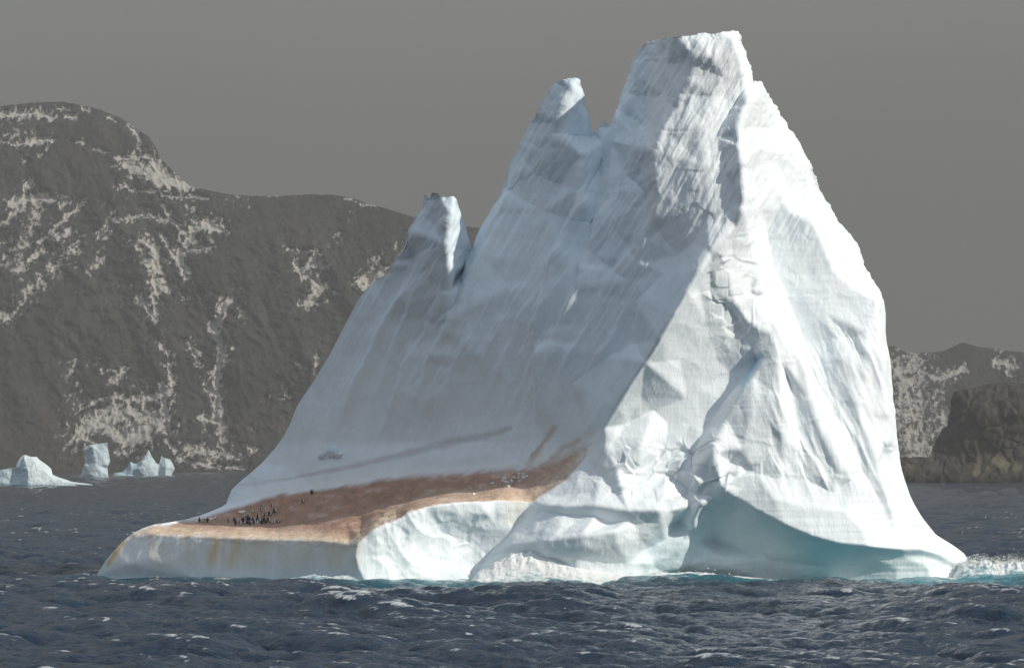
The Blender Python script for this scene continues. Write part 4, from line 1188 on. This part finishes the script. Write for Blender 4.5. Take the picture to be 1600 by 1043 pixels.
def surge(name, prof, Yc, depth, drops, seed, slope=0.0, dens=0.5, jag=0.10):
    """a heap of churned white water: crest profile in picture px at distance Yc, plus flying drops"""
    r = np.random.default_rng(seed)
    prof = np.array(prof, float)
    xs = np.arange(prof[0, 0], prof[-1, 0], 1.3)
    cr = np.interp(xs, prof[:, 0], prof[:, 1])
    hz = np.maximum(CAM_H - (cr - HZ) / F * Yc, 0.02)
    hz = hz * (1 + 0.22 * fbm(xs / 24, xs * 0, xs * 0 + seed, 2))
    t = np.linspace(-1.0, 1.0, 64)
    Xw = (xs - 800) / F * Yc
    XX, TT = np.meshgrid(Xw, t)
    prof2 = np.where(TT < 0, (1 - TT ** 2 * 1.0) ** 1.6, (1 - TT ** 2) ** 0.8)
    ZZ = hz[None, :] * (1 + jag * fbm(np.repeat(xs[None, :], 64, 0) / 7, TT * 9, TT * 0 + seed, 4, 0.6)) * np.clip(prof2, 0, 1) - 0.6 * np.abs(TT) ** 3
    YY = Yc + TT * depth + slope * (XX - Xw.mean())
    nz = fbm(XX / 1.5, YY / 1.2, ZZ / 1.2, 4, 0.6)
    n2 = fbm(XX / 0.5, YY / 0.5, ZZ / 0.5 + seed, 3, 0.6)
    w = np.clip(hz[None, :] / 1.5, 0.1, 1)
    ZZ = ZZ + w * (0.13 * nz + 0.07 * n2)
    YY = YY + w * 0.6 * nz
    fo = dens * np.ones_like(XX) + 0.25 * prof2 - 0.15 * sstep(0.5, 1, np.abs(TT)) + 0.18 * nz
    V = np.stack([XX, YY, ZZ], -1).reshape(-1, 3)
    H, W = XX.shape
    idx = np.arange(H * W).reshape(H, W)
    Fq = [tuple(q) for q in np.stack([idx[:-1, :-1], idx[:-1, 1:], idx[1:, 1:], idx[1:, :-1]], -1).reshape(-1, 4)]
    fo = fo.ravel()
    Vl = [V]
    base = len(V)
    at = [fo]
    for _ in range(drops):
        i = r.integers(0, len(xs))
        s = float(abs(r.normal(0, 0.03)) + 0.02)
        up = hz[i] * (0.75 + 0.45 * r.random()) + abs(r.normal(0, 0.42)) * min(1, hz[i] * 0.8)
        p = np.array([Xw[i] + r.normal(0, 0.4), Yc + slope * (Xw[i] - Xw.mean()) + r.normal(0, depth * 0.25), up])
        q = r.normal(size=(4, 3)) * s
        q[:, 0] *= 1.6
        Vl.append(p + q)
        at.append(np.full(4, 1.0))
        Fq += [(base, base + 1, base + 2), (base, base + 2, base + 3), (base, base + 3, base + 1), (base + 1, base + 3, base + 2)]
        base += 4
    V = np.concatenate(Vl)
    org = np.array([Xw.mean(), Yc, 0])
    o = link_mesh(name, V - org, Fq, M_foam, attrs={'foam': np.concatenate(at)})
    o.location = org
    return tag(o, kind='stuff')


surge('surf', [(1478, 911), (1486, 904), (1494, 892), (1503, 882), (1514, 878), (1530, 874), (1548, 880), (1566, 879), (1585, 876), (1605, 880), (1640, 886), (1690, 896), (1740, 908)], 612.0, 6.0, 5200, 4, 0.02, 0.44, 0.5)
surge('surf', [(735, 907), (748, 893), (765, 884), (782, 872), (800, 866), (822, 861), (846, 860), (868, 864), (890, 874), (915, 883), (945, 892), (985, 898), (1030, 903), (1060, 908)], 595.0, 6.0, 200, 5, 0.03, 0.62, 0.12)
surge('surf', [(965, 911), (990, 899), (1022, 893), (1055, 895), (1090, 893), (1135, 898), (1190, 903), (1235, 911)], 599.0, 2.6, 160, 6, 0.0, 0.42, 0.3)
surge('surf', [(425, 912), (455, 903), (490, 898), (520, 900), (548, 897), (580, 905), (590, 912)], 590.0, 2.2, 80, 8, -0.12, 0.34, 0.3)
surge('surf', [(588, 912), (615, 907), (650, 904), (680, 906), (712, 904), (745, 909), (760, 912)], 589.5, 2.0, 80, 9, 0.03, 0.36, 0.3)

# ================================================================== ice lumps on the berg
def lump(name, size, seed, flat=0.7):
    import bmesh
    bm = bmesh.new()
    bmesh.ops.create_icosphere(bm, subdivisions=3, radius=1.0)
    r = random.Random(seed)
    pl = [(Vector((r.gauss(0, 1), r.gauss(0, 1), r.gauss(0, 1))).normalized(), 0.55 + 0.35 * r.random()) for _ in range(9)]
    for v in bm.verts:
        p = v.co.copy()
        for nrm, k in pl:
            t = p.dot(nrm)
            if t > k:
                p -= nrm * (t - k)
        v.co = Vector((p.x * size, p.y * size, p.z * size * flat))
    me = bpy.data.meshes.new(name)
    bm.to_mesh(me)
    bm.free()
    return me


def plain_mat(name, c, rough=0.6):
    m, nt, b = node_mat(name)
    tc = N(nt, 'ShaderNodeTexCoord')
    nz = N(nt, 'ShaderNodeTexNoise', Scale=3.0, Detail=4.0)
    nt.links.new(tc.outputs['Object'], nz.inputs['Vector'])
    cr = N(nt, 'ShaderNodeValToRGB')
    cr.color_ramp.elements[0].position = 0.3
    cr.color_ramp.elements[0].color = (*[k * 0.85 for k in c], 1)
    cr.color_ramp.elements[1].position = 0.7
    cr.color_ramp.elements[1].color = (*[min(1, k * 1.08) for k in c], 1)
    nt.links.new(nz.outputs['Fac'], cr.inputs['Fac'])
    nt.links.new(cr.outputs[0], b.inputs['Base Color'])
    b.inputs['Roughness'].default_value = rough
    return m


M_lump = plain_mat('clean_ice_lump', (0.82, 0.84, 0.85))
M_shaded_lump = plain_mat('shaded_ice_lump', (0.66, 0.76, 0.84))  # lump ice darkened and blued, shade of the slope put into the colour
M_dirty = plain_mat('stained_ice_lump', (0.66, 0.55, 0.46))
lumps = [lump('ice_chunk', 1.0, k) for k in range(5)]


def put_lump(px, py, w, label, group, mat, k, flat=1.0):
    o = bpy.data.objects.new('ice_chunk', lumps[k % 5])
    if not o.data.materials:
        o.data.materials.append(mat)
    col.objects.link(o)
    p = berg_at(px, py)
    s = w * 0.05
    o.location = (p[0], p[1] - 0.1 * s, p[2] + 0.15 * s)
    o.scale = (s, s, s * flat)
    o.rotation_euler = (random.uniform(-.3, .3), random.uniform(-.3, .3), random.uniform(0, 6.28))
    o.material_slots[0].link = 'OBJECT'
    o.material_slots[0].material = mat
    return tag(o, label, 'ice chunk', group)


for i, (dx, dy, w, lab) in enumerate([(-11, 1, 18, 'left ice boulder of three lodged on the shaded slope above the terrace'), (4, -4, 24, 'largest of three ice boulders lodged on the shaded slope above the terrace'), (15, 1, 16, 'right ice boulder of three lodged on the shaded slope above the terrace')]):
    put_lump(514 + dx, 712 + dy, w, lab, 'ice boulders lodged on the shaded slope', M_shaded_lump, i)
rr = random.Random(3)
for i in range(34):
    t = rr.random()
    px, py = 733 + 92 * t + rr.gauss(0, 4), 768 - 27 * t + rr.gauss(0, 3.2)
    py = min(py, np.interp(px, YLO[:, 0], YLO[:, 1]) - 4)
    put_lump(px, py, abs(rr.gauss(0, 2.8)) + 4.0, 'small ice lump in the rubble strewn over the sunlit end of the terrace', 'ice rubble on the sunlit end of the terrace', M_dirty if rr.random() < 0.35 else M_lump, i)
put_lump(795, 760, 9, 'largest pale ice block in the rubble on the sunlit terrace end', 'ice rubble on the sunlit end of the terrace', M_lump, 2)
put_lump(823, 744, 6, 'pale ice cube at the upper right end of the terrace rubble', 'ice rubble on the sunlit end of the terrace', M_lump, 1)
for i, (px, py, w, lab) in enumerate([(378, 800, 13, 'flat pale ice slab lying on the brown slope above the penguins'), (458, 797.5, 5, 'small pale ice lump lying alone on the brown slope'),
                                       (321, 810, 7, 'pale ice lump beside the leftmost penguins, on the edge of the terrace'), (330, 811, 8, 'pale ice lump between the leftmost penguins and the slab'), (336, 809, 7, 'pale ice lump right beside another at the left of the penguins'), (337, 805, 5, 'small pale ice lump uphill of two larger lumps near the leftmost penguins')]):
    put_lump(px, py, w, lab, 'pale ice lumps near the penguins', M_lump, i, 0.55 if i < 2 else 0.9)

# ================================================================== penguins
def penguin_mesh():
    V, Fc, M = [], [], []
    rings = [(0.0, 0.05), (0.03, 0.11), (0.10, 0.150), (0.22, 0.165), (0.34, 0.155), (0.44, 0.125), (0.51, 0.085), (0.55, 0.072), (0.60, 0.078), (0.645, 0.066), (0.68, 0.03)]
    ns = 14
    for z, r_ in rings:
        lean = 0.05 * math.sin(z * 3)
        for k in range(ns):
            a = 2 * math.pi * k / ns
            V.append((r_ * math.cos(a), r_ * 0.9 * math.sin(a) - lean, z + 0.03))
    for i in range(len(rings) - 1):
        for k in range(ns):
            Fc.append((i * ns + k, i * ns + (k + 1) % ns, (i + 1) * ns + (k + 1) % ns, (i + 1) * ns + k))
            ang = 2 * math.pi * (k + 0.5) / ns
            M.append(1 if (math.sin(ang) < -0.35 and rings[i][0] < 0.62) else 0)
    Fc.append(tuple(range(ns - 1, -1, -1)))
    M.append(0)
    Fc.append(tuple((len(rings) - 1) * ns + k for k in range(ns)))
    M.append(0)

    def prism(pts, mat):
        s = len(V)
        V.extend(pts)
        h = len(pts) // 2
        Fc.append(tuple(s + k for k in range(h)))
        M.append(mat)
        Fc.append(tuple(s + h + k for k in reversed(range(h))))
        M.append(mat)
        for k in range(h):
            Fc.append((s + k, s + h + k, s + h + (k + 1) % h, s + (k + 1) % h))
            M.append(mat)
    for sx in (-1, 1):
        x0 = 0.14 * sx
        prism([(x0, -0.05, 0.50), (x0, 0.05, 0.50), (x0 + 0.09 * sx, 0.05, 0.30), (x0 + 0.10 * sx, 0.01, 0.19), (x0 + 0.085 * sx, -0.05, 0.30),
               (x0 + 0.025 * sx, -0.05, 0.50), (x0 + 0.025 * sx, 0.05, 0.50), (x0 + 0.11 * sx, 0.05, 0.30), (x0 + 0.115 * sx, 0.01, 0.19), (x0 + 0.105 * sx, -0.05, 0.30)], 0)
        prism([(0.03 * sx, -0.17, 0.0), (0.10 * sx, -0.17, 0.0), (0.09 * sx, 0.02, 0.0), (0.04 * sx, 0.02, 0.0),
               (0.03 * sx, -0.17, 0.03), (0.10 * sx, -0.17, 0.03), (0.09 * sx, 0.02, 0.05), (0.04 * sx, 0.02, 0.05)], 2)
    prism([(-0.02, -0.14, 0.655), (0.02, -0.14, 0.655), (0.006, -0.225, 0.645), (-0.006, -0.225, 0.645),
           (-0.02, -0.14, 0.685), (0.02, -0.14, 0.685), (0.006, -0.225, 0.655), (-0.006, -0.225, 0.655)], 2)
    prism([(-0.05, 0.08, 0.09), (0.05, 0.08, 0.09), (0.03, 0.24, 0.01), (-0.03, 0.24, 0.01),
           (-0.05, 0.08, 0.13), (0.05, 0.08, 0.13), (0.03, 0.24, 0.03), (-0.03, 0.24, 0.03)], 0)
    me = bpy.data.meshes.new('penguin')
    me.from_pydata(V, [], Fc)
    for c_ in ((0.022, 0.022, 0.026), (0.72, 0.71, 0.69), (0.05, 0.045, 0.045)):
        me.materials.append(plain_mat('penguin_plumage', c_, 0.7))
    me.polygons.foreach_set('material_index', M)
    me.polygons.foreach_set('use_smooth', [True] * len(M))
    me.update()
    return me


pm = penguin_mesh()
ORD = ['first', 'second', 'third', 'fourth', 'fifth', 'sixth', 'seventh', 'eighth', 'ninth', 'tenth', 'eleventh', 'twelfth', 'thirteenth', 'fourteenth', 'fifteenth']
PG = [(487, 771.7, 'lone dark penguin standing highest, where the brown stain meets the blue-white slope', 2.6), (472.7, 785, 'penguin alone partway up the brown slope, below the highest lone one', 1.2), (357, 814.5, 'penguin alone between the terrace tip and the huddle', 1.0),
      (311.5, 814.5, 'leftmost penguin of all, dark, at the tip of the terrace', 3.0), (317, 814.5, 'small penguin just right of the leftmost one at the terrace tip', .2), (324, 815, 'penguin beside the pale ice lumps at the terrace tip', 2.9), (365.8, 814, 'small dark penguin just uphill of the left end of the front row', 3.1)]
for row, pts in (('in the front row of the huddle along the terrace edge', ((367.7, 819.4, 3), (376, 819.4, .4), (382.6, 819, .6), (386.5, 818.5, 3.1), (390, 820.3, 2.8), (393.7, 819, .2), (396.8, 819, 3.3), (399.5, 818.8, .1), (403, 818.8, -.2), (409, 818.3, 3.1), (414.8, 818, 2.9), (424.8, 817.6, .5), (429, 817.3, .1), (434, 816.8, .9), (437, 814.6, .7))),
                 ('in the second row, just behind the front row', ((371.5, 815.5, .4), (378.5, 814.5, 2.9), (381.5, 813, 1.2), (384.5, 811, .9), (386.8, 811.4, 3.0), (388, 814, 2.8), (391.8, 812, .8), (394.6, 814.8, 3.2), (398.2, 814.2, .3), (401.5, 815.2, 2.7), (406.5, 815, .2), (412, 814.4, 2.9), (418.5, 814.2, 3.1), (421.5, 815, .4))),
                 ('in the loose group on the brown slope behind the huddle', ((395, 802, .2), (402.6, 809, 1.4), (405.6, 810.6, .2), (408.3, 798, .7), (410, 793.7, 1.2), (413.3, 806.4, 1.6), (420.6, 804.4, 1.0), (422.5, 804, .9), (424.4, 792.5, 1.3), (427.9, 800.6, 2.2), (431, 799.5, .3)))):
    for k, (x, y, a) in enumerate(sorted(pts)):
        PG.append((x, y, ORD[k] + ' penguin from the left ' + row, a))
for px, py, lab, a in PG:
    o = bpy.data.objects.new('penguin', pm)
    col.objects.link(o)
    p = berg_at(px, py)
    o.location = (p[0], p[1], p[2] - 0.02)
    o.rotation_euler = (0, 0, a)
    s = random.uniform(1.06, 1.22)
    o.scale = (s, s, s)
    tag(o, lab, 'penguin', 'penguins on the brown terrace')

# ================================================================== air
hz_v = [(x, y, z) for z in (-6.5, 760) for x, y in ((-9200, -9200), (9200, -9200), (9200, 9200), (-9200, 9200))]
hz_f = [(0, 3, 2, 1), (4, 5, 6, 7), (0, 1, 5, 4), (1, 2, 6, 5), (2, 3, 7, 6), (3, 0, 4, 7)]
mh = bpy.data.materials.new('thin_haze')
mh.use_nodes = True
mh.node_tree.nodes.clear()
ho = mh.node_tree.nodes.new('ShaderNodeOutputMaterial')
hv = mh.node_tree.nodes.new('ShaderNodeVolumePrincipled')
hv.inputs['Color'].default_value = (0.328, 0.332, 0.326, 1)
hv.inputs['Density'].default_value = 0.00015
hv.inputs['Anisotropy'].default_value = 0.0
mh.node_tree.links.new(hv.outputs[0], ho.inputs['Volume'])
tag(link_mesh('haze', hz_v, hz_f, mh, smooth=False), kind='stuff')
